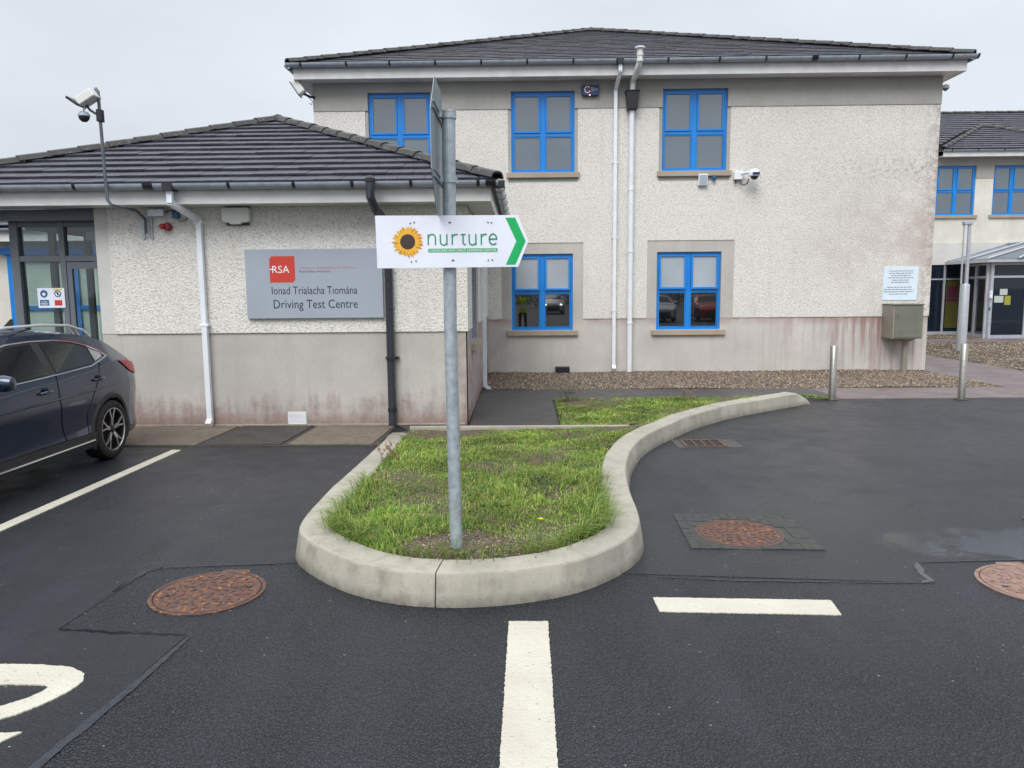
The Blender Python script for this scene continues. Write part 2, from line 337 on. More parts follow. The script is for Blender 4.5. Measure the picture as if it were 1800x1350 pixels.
class MB:
    def __init__(s): s.v = []; s.f = []
    def add(s, vs, fs):
        k = len(s.v); s.v += [tuple(p) for p in vs]; s.f += [tuple(i+k for i in f) for f in fs]; return s
    def box(s, x0, x1, y0, y1, z0, z1):
        v = [(x, y, z) for z in (z0, z1) for y in (y0, y1) for x in (x0, x1)]
        return s.add(v, [(0, 2, 3, 1), (4, 5, 7, 6), (0, 1, 5, 4), (2, 6, 7, 3), (0, 4, 6, 2), (1, 3, 7, 5)])
    def obox(s, c, ax, ay, az, hx, hy, hz):
        c, ax, ay, az = map(Vector, (c, ax, ay, az)); v = [c+ax*hx*i+ay*hy*j+az*hz*k for k in (-1, 1) for j in (-1, 1) for i in (-1, 1)]
        return s.add(v, [(0, 2, 3, 1), (4, 5, 7, 6), (0, 1, 5, 4), (2, 6, 7, 3), (0, 4, 6, 2), (1, 3, 7, 5)])
    def prism(s, pts, f0, f1):
        """2-D outline pts; f0/f1 map a 2-D point to the back and the front face"""
        n = len(pts); v = [f0(p) for p in pts]+[f1(p) for p in pts]
        return s.add(v, [tuple(range(n))[::-1], tuple(range(n, 2*n))]+[(i, (i+1) % n, n+(i+1) % n, n+i) for i in range(n)])
    def flat(s, pts, y0, y1): return s.prism(pts, lambda p: (p[0], y1, p[1]), lambda p: (p[0], y0, p[1]))
    def slab(s, pts, z0, z1): return s.prism(pts, lambda p: (p[0], p[1], z0), lambda p: (p[0], p[1], z1))
    def tube(s, path, r, n=10, cap=True):
        path = [Vector(p) for p in path]; rs = r if isinstance(r, (list, tuple)) else [r]*len(path); rings = []
        up = None
        for i, p in enumerate(path):
            d = ((path[i+1]-p) if i == 0 else (p-path[i-1]) if i == len(path)-1 else (path[i+1]-p).normalized()+(p-path[i-1]).normalized()).normalized()
            if up is None: up = d.orthogonal().normalized()
            up = (up-d*up.dot(d)).normalized(); sd = d.cross(up)
            rings.append([p+(up*math.cos(a)+sd*math.sin(a))*rs[i] for a in [2*math.pi*j/n for j in range(n)]])
        v = [q for rr in rings for q in rr]; f = []
        for i in range(len(path)-1):
            for j in range(n): f.append((i*n+j, i*n+(j+1) % n, (i+1)*n+(j+1) % n, (i+1)*n+j))
        if cap: f += [tuple(range(n))[::-1], tuple(range((len(path)-1)*n, len(path)*n))]
        return s.add(v, f)
    def lathe(s, prof, o=(0, 0, 0), ax=(0, 0, 1), n=24, cap=True):
        """profile of (radius, height) about axis ax through o"""
        o, ax = Vector(o), Vector(ax).normalized(); u = ax.orthogonal().normalized(); w_ = ax.cross(u)
        v = [o+ax*h+(u*math.cos(2*math.pi*j/n)+w_*math.sin(2*math.pi*j/n))*r for r, h in prof for j in range(n)]; f = []
        for i in range(len(prof)-1):
            for j in range(n): f.append((i*n+j, i*n+(j+1) % n, (i+1)*n+(j+1) % n, (i+1)*n+j))
        if cap and prof[0][0] > 1e-6: f.append(tuple(range(n))[::-1])
        if cap and prof[-1][0] > 1e-6: f.append(tuple(range((len(prof)-1)*n, len(prof)*n)))
        return s.add(v, f)
    def build(s, name, mat, parent=None, smooth=False, bevel=0, seg=2, sharp=40):
        me = bpy.data.meshes.new(name); me.from_pydata(s.v, [], s.f); me.validate(); 
        bm = bmesh.new(); bm.from_mesh(me); bmesh.ops.recalc_face_normals(bm, faces=bm.faces); bm.to_mesh(me); bm.free()
        if smooth:
            me.polygons.foreach_set('use_smooth', [True]*len(me.polygons)); me.set_sharp_from_angle(angle=R(sharp))
        o = link(name, me, mat, parent)
        if bevel:
            b = o.modifiers.new('bevel', 'BEVEL'); b.width = bevel; b.segments = seg; b.limit_method = 'ANGLE'; b.angle_limit = R(40)
        return o
def rawmesh(name, v, f, mat, parent=None, tint=None):
    """big numpy mesh; f (n,3); tint per vertex"""
    me = bpy.data.meshes.new(name); v = np.asarray(v, np.float32); f = np.asarray(f, np.int32)
    me.vertices.add(len(v)); me.vertices.foreach_set('co', v.ravel()); me.loops.add(f.size); me.loops.foreach_set('vertex_index', f.ravel())
    me.polygons.add(len(f)); me.polygons.foreach_set('loop_start', np.arange(0, f.size, f.shape[1], dtype=np.int32)); me.polygons.foreach_set('loop_total', np.full(len(f), f.shape[1], np.int32))
    me.update(calc_edges=True)
    if tint is not None:
        a = me.color_attributes.new('tint', 'FLOAT_COLOR', 'POINT'); c = np.ones((len(v), 4), np.float32); c[:, :3] = tint; a.data.foreach_set('color', c.ravel())
    return link(name, me, mat, parent)
def struct(o): o['kind'] = 'structure'; return o
def text_on(string, x0, x1, z0, z1, y, mat, parent, name='lettering', th=.0015, keep=False, facing=None):
    """raised lettering facing -Y that fills the rectangle x0..x1, z0..z1"""
    cu = bpy.data.curves.new(name, 'FONT'); cu.body = string; cu.resolution_u = 3
    to = bpy.data.objects.new(name, cu); COL.objects.link(to)
    dg = bpy.context.evaluated_depsgraph_get(); me = bpy.data.meshes.new_from_object(to.evaluated_get(dg)); bpy.data.objects.remove(to)
    n = len(me.vertices); c = np.zeros(n*3, np.float32); me.vertices.foreach_get('co', c); c = c.reshape(-1, 3)
    lo, hi = c.min(0), c.max(0); s = ((x1-x0)/(hi[0]-lo[0]), (z1-z0)/(hi[1]-lo[1]))
    o = np.zeros_like(c); o[:, 0] = x0+(c[:, 0]-lo[0])*s[0]; o[:, 2] = z0+(c[:, 1]-lo[1])*s[1]; o[:, 1] = y-th
    me.vertices.foreach_set('co', o.ravel()); me.materials.clear(); me.update()
    return link(name, me, mat, parent)
def strokes(paths, r, y, mat, parent, name='lettering', th=.0015):
    """rounded pen strokes in the X-Z plane"""
    mb = MB()
    for k, path in enumerate(paths):
        pts = [Vector((p[0], p[1])) for p in path]; Lf, Rt = [], []
        for i, p in enumerate(pts):
            d = (pts[min(i+1, len(pts)-1)]-pts[max(i-1, 0)]).normalized(); nn = Vector((-d.y, d.x))*r; Lf.append(p+nn); Rt.append(p-nn)
        dy = k*.00015
        v = [(q.x, y-th-dy, q.y) for q in Lf]+[(q.x, y-th-dy, q.y) for q in Rt]; n = len(pts)
        mb.add(v, [(i, i+1, n+i+1, n+i) for i in range(n-1)])
    return mb.build(name, mat, parent)
def wall_plate(u0, u1, z0, z1, holes, depth, mp):
    """plate of a wall with rectangular openings and their reveals; mp(u, d, z) -> world, d = distance inward"""
    us = sorted({u0, u1, *[h[0] for h in holes], *[h[1] for h in holes]}); zs = sorted({z0, z1, *[h[2] for h in holes], *[h[3] for h in holes]})
    us = [u for u in us if u0 <= u <= u1]; zs = [z for z in zs if z0 <= z <= z1]
    solid = lambda a, b: not any(h[0] < a < h[1] and h[2] < b < h[3] for h in holes) and u0 < a < u1 and z0 < b < z1
    mb = MB()
    for i in range(len(us)-1):
        for j in range(len(zs)-1):
            a0, a1, b0, b1 = us[i], us[i+1], zs[j], zs[j+1]; am, bm_ = (a0+a1)/2, (b0+b1)/2
            if not solid(am, bm_): continue
            mb.add([mp(a0, 0, b0), mp(a1, 0, b0), mp(a1, 0, b1), mp(a0, 0, b1)], [(0, 1, 2, 3)])
            e = 1e-3
            if not solid(a0-e, bm_): mb.add([mp(a0, 0, b0), mp(a0, depth, b0), mp(a0, depth, b1), mp(a0, 0, b1)], [(0, 1, 2, 3)])
            if not solid(a1+e, bm_): mb.add([mp(a1, 0, b0), mp(a1, depth, b0), mp(a1, depth, b1), mp(a1, 0, b1)], [(0, 1, 2, 3)])
            if not solid(am, b0-e): mb.add([mp(a0, 0, b0), mp(a0, depth, b0), mp(a1, depth, b0), mp(a1, 0, b0)], [(0, 1, 2, 3)])
            if not solid(am, b1+e): mb.add([mp(a0, 0, b1), mp(a0, depth, b1), mp(a1, depth, b1), mp(a1, 0, b1)], [(0, 1, 2, 3)])
    return mb
def weld(o):
    bm = bmesh.new(); bm.from_mesh(o.data); bmesh.ops.remove_doubles(bm, verts=bm.verts, dist=1e-4); bmesh.ops.recalc_face_normals(bm, faces=bm.faces); bm.to_mesh(o.data); bm.free(); return o

def window(parent, mp, u0, u1, z0, z1, set_back=.09, top_pane='pane_upper', low_pane='pane_upper', tilt=0, mid=.5, sill=True, sill_over=.1, blind=None):
    """blue four-light window; part 'window' = outer frame, its sashes, panes and sill are sub-parts"""
    fw = .05; d0, d1 = set_back-.03, set_back+.05
    def bx(mb, a0, a1, b0, b1, dd0, dd1):
        v = [mp(a, d, b) for b in (b0, b1) for d in (dd0, dd1) for a in (a0, a1)]
        mb.add(v, [(0, 2, 3, 1), (4, 5, 7, 6), (0, 1, 5, 4), (2, 6, 7, 3), (0, 4, 6, 2), (1, 3, 7, 5)])
    um = (u0+u1)/2; zm = z0+(z1-z0)*mid; mw = .05
    f = MB(); bx(f, u0, u0+fw, z0, z1, d0, d1); bx(f, u1-fw, u1, z0, z1, d0, d1)
    bx(f, u0+fw, u1-fw, z1-fw, z1, d0+.001, d1); bx(f, u0+fw, u1-fw, z0, z0+fw, d0+.001, d1)
    bx(f, um-mw, um+mw, z0+fw, z1-fw, d0+.006, d1)
    bx(f, u0+fw, um-mw, zm-.03, zm+.03, d0+.009, d1); bx(f, um+mw, u1-fw, zm-.03, zm+.03, d0+.009, d1)
    w_ = f.build('window', 'window_blue', parent)
    for (a0, a1) in ((u0+fw, um-mw), (um+mw, u1-fw)):
        for (b0, b1, top) in ((zm+.03, z1-fw, True), (z0+fw, zm-.03, False)):
            sw = .042 if top else .02; t = tilt if top else 0
            tm = (lambda u, d, z, b1=b1, t=t: mp(u, d-(b1-z)*t, z)) if t else mp
            s_ = MB(); e0, e1 = (d0-.012, d0+.03) if top else (d0+.014, d0+.05)
            def bq(a, b, c, d_):
                v = [tm(u, q, z) for z in (c, d_) for q in (e0, e1) for u in (a, b)]
                s_.add(v, [(0, 2, 3, 1), (4, 5, 7, 6), (0, 1, 5, 4), (2, 6, 7, 3), (0, 4, 6, 2), (1, 3, 7, 5)])
            g = .004
            bq(a0+g, a0+sw, b0+g, b1-g); bq(a1-sw, a1-g, b0+g, b1-g); bq(a0+sw, a1-sw, b0+g, b0+sw); bq(a0+sw, a1-sw, b1-sw, b1-g)
            s_.build('sash', 'window_blue', w_)
            p = MB(); v = [tm(u, e1-.012, z) for (u, z) in ((a0+sw-.004, b0+sw-.004), (a1-sw+.004, b0+sw-.004), (a1-sw+.004, b1-sw+.004), (a0+sw-.004, b1-sw+.004))]
            v2 = [tm(u, e1-.004, z) for (u, z) in ((a0+sw-.004, b0+sw-.004), (a1-sw+.004, b0+sw-.004), (a1-sw+.004, b1-sw+.004), (a0+sw-.004, b1-sw+.004))]
            p.add(v+v2, [(0, 1, 2, 3), (4, 5, 6, 7), (0, 1, 5, 4), (1, 2, 6, 5), (2, 3, 7, 6), (3, 0, 4, 7)])
            p.build('pane', top_pane if top else low_pane, w_)
    if sill:
        s_ = MB(); bx(s_, u0-sill_over, u1+sill_over, z0-.11, z0-.004, -.07, set_back-.02); s_.build('sill', 'sill_stone', w_, bevel=.006)
    return w_

def roof_slope(parent, A, B, apexL, apexR, gauge, tw, mat, as_parts=0, th=.026, lift=.05):
    """tiled slope over eave A-B up to apexL-apexR. as_parts = largest number of tiles made as objects of their own, the rest one joined part"""
    A, B, TL, TR = map(Vector, (A, B, apexL, apexR)); U = (B-A).normalized()
    H = TL-A; V = (H-U*H.dot(U)); Ls = V.length; V.normalize(); N = U.cross(V)
    if N.z < 0: N = -N
    uLt = (TL-A).dot(U); uR0 = (B-A).dot(U); uRt = (TR-A).dot(U)
    uL = lambda v: uLt*v/Ls; uR = lambda v: uR0+(uRt-uR0)*v/Ls
    rows = int(Ls/gauge)+1; joined = MB(); cnt = 0; allt = []
    for i in range(rows):
        v0 = i*gauge-.03; v1 = min(v0+gauge+.07, Ls)
        if v0 >= Ls-.05: break
        off = (i % 2)*tw/2; k0 = int((uL(max(v0, 0))-off)/tw)-1; k1 = int((uR(max(v0, 0))-off)/tw)+1
        for k in range(k0, k1+1):
            a, b = k*tw+off+.0025, (k+1)*tw+off-.0025
            lb, rb, lt, rt = uL(max(v0, 0)), uR(max(v0, 0)), uL(v1), uR(v1)
            ab, bb, at, bt = max(a, lb), min(b, rb), max(a, lt), min(b, rt)
            if bb-ab < .02: continue
            if bt-at < .001: m_ = min(max((at+bt)/2, lt), rt); m_ = min(max(m_, ab), bb); at, bt = m_-.0005, m_+.0005
            j = random.uniform(-.004, .004); hb, ht = lift+j, .012+j*.3
            P = lambda u, v, h: A+U*u+V*v+N*h
            vs = [P(ab, v0, hb-th), P(bb, v0, hb-th), P(bt, v1, ht-th), P(at, v1, ht-th), P(ab, v0, hb), P(bb, v0, hb), P(bt, v1, ht), P(at, v1, ht)]
            allt.append(vs)
    fs = [(0, 3, 2, 1), (4, 5, 6, 7), (0, 1, 5, 4), (1, 2, 6, 5), (2, 3, 7, 6), (3, 0, 4, 7)]
    for q, vs in enumerate(allt):
        if q < as_parts:
            me = bpy.data.meshes.new('tile'); me.from_pydata([tuple(x) for x in vs], [], fs); link('tile', me, mat, parent)
        else: joined.add(vs, fs)
    if joined.v: tag(joined.build('tile_field', mat, parent), kind='stuff')
    # decking under the tiles
    MB().add([A, B, TR, TL, A-N*.05, B-N*.05, TR-N*.05, TL-N*.05], fs).build('roof_deck', 'black_plastic', parent)
def hip_caps(parent, A, B, n, w_=.105, h=.045, mat='hip_tile'):
    A, B = Vector(A), Vector(B); d = (B-A).normalized(); side = d.cross(Vector((0, 0, 1))).normalized(); up = side.cross(d).normalized()
    Lg = (B-A).length/n
    for i in range(n):
        p = A+d*(i*Lg-.02); q = A+d*((i+1)*Lg+.02); j = random.uniform(-.004, .004)
        def ring(c, lift, s=1.):
            o = [(-w_, -.035), (-w_*.62, h*.62), (0, h), (w_*.62, h*.62), (w_, -.035)]; 
            return [c+side*a*s+up*(b+lift) for a, b in o]+[c+side*a*s*.86+up*(b*.9-.02+lift) for a, b in o[::-1]]
        r0, r1 = ring(p, .045+j, 1.04), ring(q, .03+j, .97); m = len(r0)
        MB().add(r0+r1, [tuple(range(m)), tuple(range(m, 2*m))[::-1]]+[(k, (k+1) % m, m+(k+1) % m, m+k) for k in range(m)]).build('hip_tile', mat, parent)

def gutter_run(parent, A, B, r, brackets, joiners=()):
    """half-round gutter from A to B with black brackets"""
    A, B = Vector(A), Vector(B); d = (B-A).normalized(); s_ = d.cross(Vector((0, 0, 1))); mb = MB(); n = 9; v = []
    for p in (A, B):
        for rr in (r, r*.9):
            v += [p+s_*math.cos(math.pi*k/n)*rr-Vector((0, 0, 1))*math.sin(math.pi*k/n)*rr for k in range(n+1)]
    m = n+1; f = [(k, k+1, 2*m+k+1, 2*m+k) for k in range(n)]+[(m+k, 3*m+k, 3*m+k+1, m+k+1) for k in range(n)]+[(0, 2*m, 3*m, m), (n, m+n, 3*m+n, 2*m+n)]
    f += [(k, m+k, m+k+1, k+1) for k in range(n)]+[(2*m+k, 2*m+k+1, 3*m+k+1, 3*m+k) for k in range(n)]
    g = mb.add(v, f).build('gutter', 'gutter_grey', parent)
    for t, wd in [(b, .018) for b in brackets]+[(b, .06) for b in joiners]:
        c = A+d*t; q = MB(); v = []
        for e in (-wd, wd):
            for rr in (r+.008, r-.002): v += [c+d*e+s_*math.cos(math.pi*k/n)*rr-Vector((0, 0, 1))*(math.sin(math.pi*k/n)*rr-.006) for k in range(n+1)]
        f2 = [(k, k+1, 2*m+k+1, 2*m+k) for k in range(n)]+[(m+k, 3*m+k, 3*m+k+1, m+k+1) for k in range(n)]+[(k, m+k, m+k+1, k+1) for k in range(n)]+[(2*m+k, 2*m+k+1, 3*m+k+1, 3*m+k) for k in range(n)]
        q.add(v, f2).build('gutter_bracket', 'black_plastic', g)
    return g
def sq_pipe(path, hw):
    mb = MB()
    for p, q in zip(path, path[1:]):
        p, q = Vector(p), Vector(q); d = (q-p).normalized(); x = Vector((1, 0, 0)); y = d.cross(x).normalized(); ln = (q-p).length/2
        mb.obox((p+q)/2, x, y, d, hw, hw, ln+hw*.3)
    return mb

# ================================================================== THE SETTING
YM, YL = 16.10, 9.84            # faces of the two-storey block and of the low front block
def sheet(name, pts, z, mat, th=.03):
    return struct(MB().slab(pts, z-th, z).build(name, mat))
struct(MB().add([(-400, -400, 0), (400, -400, 0), (400, 400, 0), (-400, 400, 0)], [(0, 1, 2, 3)]).build('car_park', 'asphalt'))
# smoother, older surfacing left of the trench seam and on the bays by the building
sheet('old_surfacing', [(-12, 8.55), (-12, -3), (-1.2, -3), (-1.2, 1.2), (-1.83, 2.62), (-1.74, 3.71), (-2.45, 3.78), (-2.38, 4.66), (-1.4, 4.765), (-1.42, 8.5)], .0025, 'asphalt_fine', .02)
sheet('turning_area', [(.5, 4.56), (2.43, 4.39), (2.5, 4.72), (3.2, 4.76), (14, 4.8), (14, 11.94), (4.4, 11.94), (3.9, 11.5), (1.7, 9.3), (.85, 7.4), (.68, 6.2), (.6, 5.2)], .0025, 'asphalt_fine', .02)
# footpath, brick paving, gravel ground
sheet('footpath', [(-.70, 9.3), (.46, 9.3), (.46, 12.0), (5.0, 12.0), (5.0, 13.25), (-.72, 13.3)], .012, 'path_tarmac')
sheet('brick_path', [(4.6, 11.96), (40, 11.96), (40, 14.6), (10.3, 15.7), (10.3, 19.6), (12, 24.0), (24, 24.0), (24, 25.6), (11, 25.6), (8.36, 19.6), (8.36, 13.24), (5.0, 13.24), (5.0, 12.0), (4.6, 12.0)], .010, 'brick_paving')
sheet('gravel_ground', [(-.72, 13.3), (8.33, 13.25), (8.33, 16.3), (-.72, 16.3)], .006, 'gravel', .02)
sheet('gravel_ground', [(10.34, 15.7), (40, 14.65), (40, 23.9), (12.1, 23.9), (10.34, 19.6)], .006, 'gravel', .02)
sheet('gravel_ground', [(8.6, 19.7), (10.9, 25.7), (40, 25.7), (40, 40), (8.6, 40)], .005, 'gravel', .02)
pv = struct(MB().slab([(-9, 8.56), (-1.66, 8.5), (-1.66, 9.83), (-9, 9.83)], -.03, .008).build('pavement', 'slab_dark'))
for a, b, m in ((-8.9, -5.62, 'slab_concrete'), (-5.6, -3.72, 'slab_concrete'), (-3.70, -2.74, 'slab_dark'), (-2.72, -1.68, 'slab_concrete')):
    MB().slab([(a, 8.58), (b-.06, 8.575), (b, 9.78), (a+.05, 9.78)], .0, .019+random.uniform(-.002, .002)).build('slab', m, pv, bevel=.004)
MB().box(-5.3, -.76, 9.785, 9.835, 0, .035).build('slab', 'edging_concrete', pv, bevel=.006)
MB().slab([(-1.4, 9.32), (-.73, 9.32), (-.73, 9.78), (-1.64, 9.78)], 0, .016).build('slab', 'slab_dark', pv)

# ------------------------------------------------------------------ concrete kerb
KO = [(-1.62, 9.2), (-1.59, 8.4), (-1.57, 7.6), (-1.555, 6.9), (-1.545, 6.3), (-1.54, 5.6), (-1.53, 5.15), (-1.47, 4.84), (-1.30, 4.58), (-1.03, 4.31), (-.75, 4.15), (-.495, 4.093), (-.26, 4.095), (-.02, 4.145),
      (.227, 4.25), (.43, 4.41), (.64, 4.67), (.76, 4.95), (.80, 5.28), (.815, 5.7), (.845, 6.17), (.90, 6.63), (1.0, 7.17), (1.2, 7.85), (1.456, 8.396), (1.74, 8.87), (2.1, 9.43), (2.74, 10.19), (3.4, 10.76), (4.06, 11.30), (4.34, 11.50)]
def catmull(P, k):
    P = [Vector(p) for p in P]; o = []
    for i in range(len(P)-1):
        p0, p1, p2, p3 = P[max(i-1, 0)], P[i], P[i+1], P[min(i+2, len(P)-1)]
        for j in range(k):
            t = j/k; o.append(.5*((2*p1)+(p2-p0)*t+(2*p0-5*p1+4*p2-p3)*t*t+(3*p1-p0-3*p2+p3)*t**3))
    return o+[P[-1]]
KC = catmull(KO, 5)
def kerb_h(i):
    p = KC[i]
    if p.x < -1 and p.y > 6: return .19-(p.y-6)/(9.2-6)*.165
    return .19
def knorm(i):
    d = (KC[min(i+1, len(KC)-1)]-KC[max(i-1, 0)]).normalized(); return Vector((-d.y, d.x))    # inward (towards the grass)
KIN = [KC[i]+knorm(i)*.21 for i in range(len(KC))]
kerb = thing('kerb', 'curving grey concrete kerb round the grass bed with the sign post', 'kerb', (-.5, 4.1, 0))
j0 = min(range(len(KC)), key=lambda i: (KC[i]-Vector((-.495, 4.093))).length); j1 = min(range(len(KC)), key=lambda i: (KC[i]-Vector((2.62, 10.05))).length); j2 = min(range(len(KC)), key=lambda i: (KC[i]-Vector((4.06, 11.30))).length)
jm = min(range(len(KC)), key=lambda i: (KC[i]-Vector((.83, 6.0))).length); jl = min(range(len(KC)), key=lambda i: (KC[i]-Vector((-1.545, 6.3))).length)
for (a, b) in ((0, jl), (jl, j0), (j0, jm), (jm, j1), (j1, j2), (j2, len(KC)-1)):
    mb = MB(); n = 0; rings = []
    for i in range(a, b+1):
        c = KC[i].copy(); nn = knorm(i); h = kerb_h(i)
        if i == a and a not in (0, j2): c += (KC[i+1]-KC[i]).normalized()*.0035
        if i == b and b != j2: c -= (KC[i]-KC[i-1]).normalized()*.0035
        if a == j2: h = .19-(i-a)/(b-a)*.17
        wob = random.uniform(-.0015, .0015)
        prof = [(-.04-.0*h, -.05), (-.04, 0), (-.009, h-.016), (-.002, h-.005+wob), (.010, h+wob), (.195, h+.002+wob), (.21, h-.012), (.212, -.05)]
        rings.append([(c.x+nn.x*o, c.y+nn.y*o, z) for o, z in prof])
    m = 8; v = [q for r_ in rings for q in r_]; f = []
    for i in range(len(rings)-1):
        for k in range(m): f.append((i*m+k, i*m+(k+1) % m, (i+1)*m+(k+1) % m, (i+1)*m+k))
    f += [tuple(range(m)), tuple(range((len(rings)-1)*m, len(rings)*m))[::-1]]
    mb.add(v, f).build('kerb_stone', 'kerb_concrete', kerb, smooth=True, sharp=22)
tag(MB().box(-1.40, 1.30, 9.21, 9.27, -.05, .095).build('edging_strip', 'edging_concrete', bevel=.006), 'thin concrete edging strip across the back of the front grass bed', 'edging')

# ------------------------------------------------------------------ grass beds: soil, grass, weeds
KINa = np.array([(p.x, p.y) for p in KIN])
def inside(poly, x, y):
    c = np.zeros(x.shape, bool); n = len(poly)
    for i in range(n):
        (xa, ya), (xb, yb) = poly[i], poly[(i+1) % n]
        t = (ya > y) != (yb > y); c ^= t & (x < (xb-xa)*(y-ya)/(yb-ya+1e-12)+xa)
    return c
bedF = [tuple(p) for p in KINa if p[1] < 9.2]
bedF = [(-1.40, 9.2)]+bedF+[(1.33, 9.2)]
ri = [tuple(p) for p, q in zip(KINa, KC) if q.x > 0 and p[1] > 9.25]
bedB = [(.47, 9.28), (1.45, 9.28)]+ri+[(4.95, 11.93), (3.2, 12.1), (.5, 12.05)]
def kerb_dist(x, y):
    K = KINa[::3]; return np.sqrt(((x[:, None]-K[None, :, 0])**2+(y[:, None]-K[None, :, 1])**2).min(1))
def bed_z(x, y):
    d = kerb_dist(x, y); right = (x > .2)
    base = np.where(y < 6, .165, np.clip(.165-(y-6)/3.2*.115, .03, .165))
    lift = np.where(right & (y > 6), .12*np.exp(-d/.45), 0)
    back = np.where(y > 9.25, np.clip((12.05-y)/2.0, 0, 1), 1)
    z = np.minimum(base+lift*(back*.7+.3), .17)
    return np.where(y > 11, np.minimum(z, .02+.13*np.exp(-d/.3)), z)+.008*np.sin(x*9)*np.sin(y*7)
for nm, poly in (('planting_soil', bedF), ('planting_soil', bedB)):
    P = np.array(poly); gx = np.arange(P[:, 0].min()-.05, P[:, 0].max()+.1, .05); gy = np.arange(P[:, 1].min()-.05, P[:, 1].max()+.1, .05)
    X, Y = np.meshgrid(gx, gy); x, y = X.ravel(), Y.ravel(); ins = inside(poly, x, y); near = kerb_dist(x, y) < .09
    z = bed_z(x, y); ok = (ins | near).reshape(X.shape); idx = np.arange(x.size).reshape(X.shape)
    if nm and poly is bedF: ok &= (Y < 9.22)
    else: ok &= (Y > 9.26) & ((X > .46))
    q = ok[:-1, :-1] & ok[1:, :-1] & ok[:-1, 1:] & ok[1:, 1:]
    f = np.stack([idx[:-1, :-1][q], idx[:-1, 1:][q], idx[1:, 1:][q], idx[1:, :-1][q]], 1)
    z = np.minimum(z, np.where(near & ~ins, .0, 1))if False else z
    o = rawmesh(nm, np.stack([x, y, z], 1), f, 'soil'); struct(o); weld(o)
POST = np.array([-.43, 4.53])
def grass(name, label, poly, density, hmin, hmax, bare, tints):
    P = np.array(poly); lo, hi = P.min(0), P.max(0); n = int(np.prod(hi-lo)*density)
    x = rng.uniform(lo[0], hi[0], n); y = rng.uniform(lo[1], hi[1], n)
    # clumps: blades gather round tuft centres
    tx = rng.uniform(lo[0], hi[0], n//26+1); ty = rng.uniform(lo[1], hi[1], n//26+1); ti = rng.integers(0, len(tx), n); cl_ = rng.random(n) < .72
    x = np.where(cl_, tx[ti]+rng.normal(0, .032, n), x); y = np.where(cl_, ty[ti]+rng.normal(0, .032, n), y)
    k = inside(poly, x, y) & bare(x, y); x, y, ti, cl_ = x[k], y[k], ti[k], cl_[k]; n = len(x)
    th_ = rng.uniform(.55, 1.35, len(tx)); hue = rng.random(len(tx))
    z = bed_z(x, y)-.005; h = rng.uniform(hmin, hmax, n)*np.where(cl_, th_[ti], .7)*(.75+.5*np.sin(x*3.1+1)*np.sin(y*2.3))
    h *= np.where(y > 6.5, .8, 1.05)*np.where((y > 8.6) & (y < 9.25), .55, 1)
    a = rng.uniform(0, 2*np.pi, n); lean = rng.uniform(.2, 1.45, n)*h; dx, dy = np.cos(a), np.sin(a)
    # tufts bend outwards
    w_ = rng.uniform(.0016, .0038, n)*(1+.12*(y-4)); px, py = -dy*w_, dx*w_
    V = np.zeros((n, 5, 3), np.float32)
    V[:, 0] = np.stack([x-px, y-py, z], 1); V[:, 1] = np.stack([x+px, y+py, z], 1)
    mx_, my_ = x+dx*lean*.35, y+dy*lean*.35
    V[:, 2] = np.stack([mx_-px*.8, my_-py*.8, z+h*.62], 1); V[:, 3] = np.stack([mx_+px*.8, my_+py*.8, z+h*.62], 1)
    V[:, 4] = np.stack([x+dx*lean, y+dy*lean, z+h*np.clip(1.05-.35*lean/h, .5, 1)], 1)
    b = np.arange(n)[:, None]*5; F_ = np.concatenate([b+[0, 1, 3], b+[0, 3, 2], b+[2, 3, 4]], 0)
    T = np.array(tints); c0 = T[(hue[ti]*len(T)).astype(int) % len(T)]; dry = rng.random(n) < .08
    lf_ = 1+.32*np.sin(x*3.7+2*np.sin(y*1.9))*np.sin(y*4.1+1.3*np.sin(x*2.7)); c = 1.15*c0*rng.uniform(.7, 1.3, (n, 1))*lf_[:, None]; c[dry] = np.array([.30, .25, .11])*rng.uniform(.7, 1.1, (dry.sum(), 1))
    tint = np.repeat(c[:, None, :], 5, 1)
    o = rawmesh(name, V.reshape(-1, 3), F_, 'grass_blade', tint=tint.reshape(-1, 3)); return tag(o, label, 'grass', kind='stuff')
G = [(.19, .27, .045), (.27, .34, .065), (.10, .19, .035), (.30, .37, .09), (.18, .30, .045), (.28, .30, .09), (.12, .22, .055)]
def bareF(x, y):
    d = np.hypot((x-POST[0])/1.35, y-POST[1]); patch = np.sin(x*4.3+y*2.1)+np.sin(x*2.2-y*5.3+1)+np.sin(y*3.4+x*7.7)
    return (d > .24+.16*rng.random(x.shape)) & ((patch < .9) | (rng.random(x.shape) < .2))
grass('grass', 'green tufty grass in the front bed around the sign post', bedF, 13500, .016, .074, bareF, G)
grass('grass', 'short green grass on the bed behind the edging strip', bedB, 7500, .02, .065, lambda x, y: (rng.random(x.shape) < .92) & (np.hypot(x-.75, y-11.6) > .25), G)
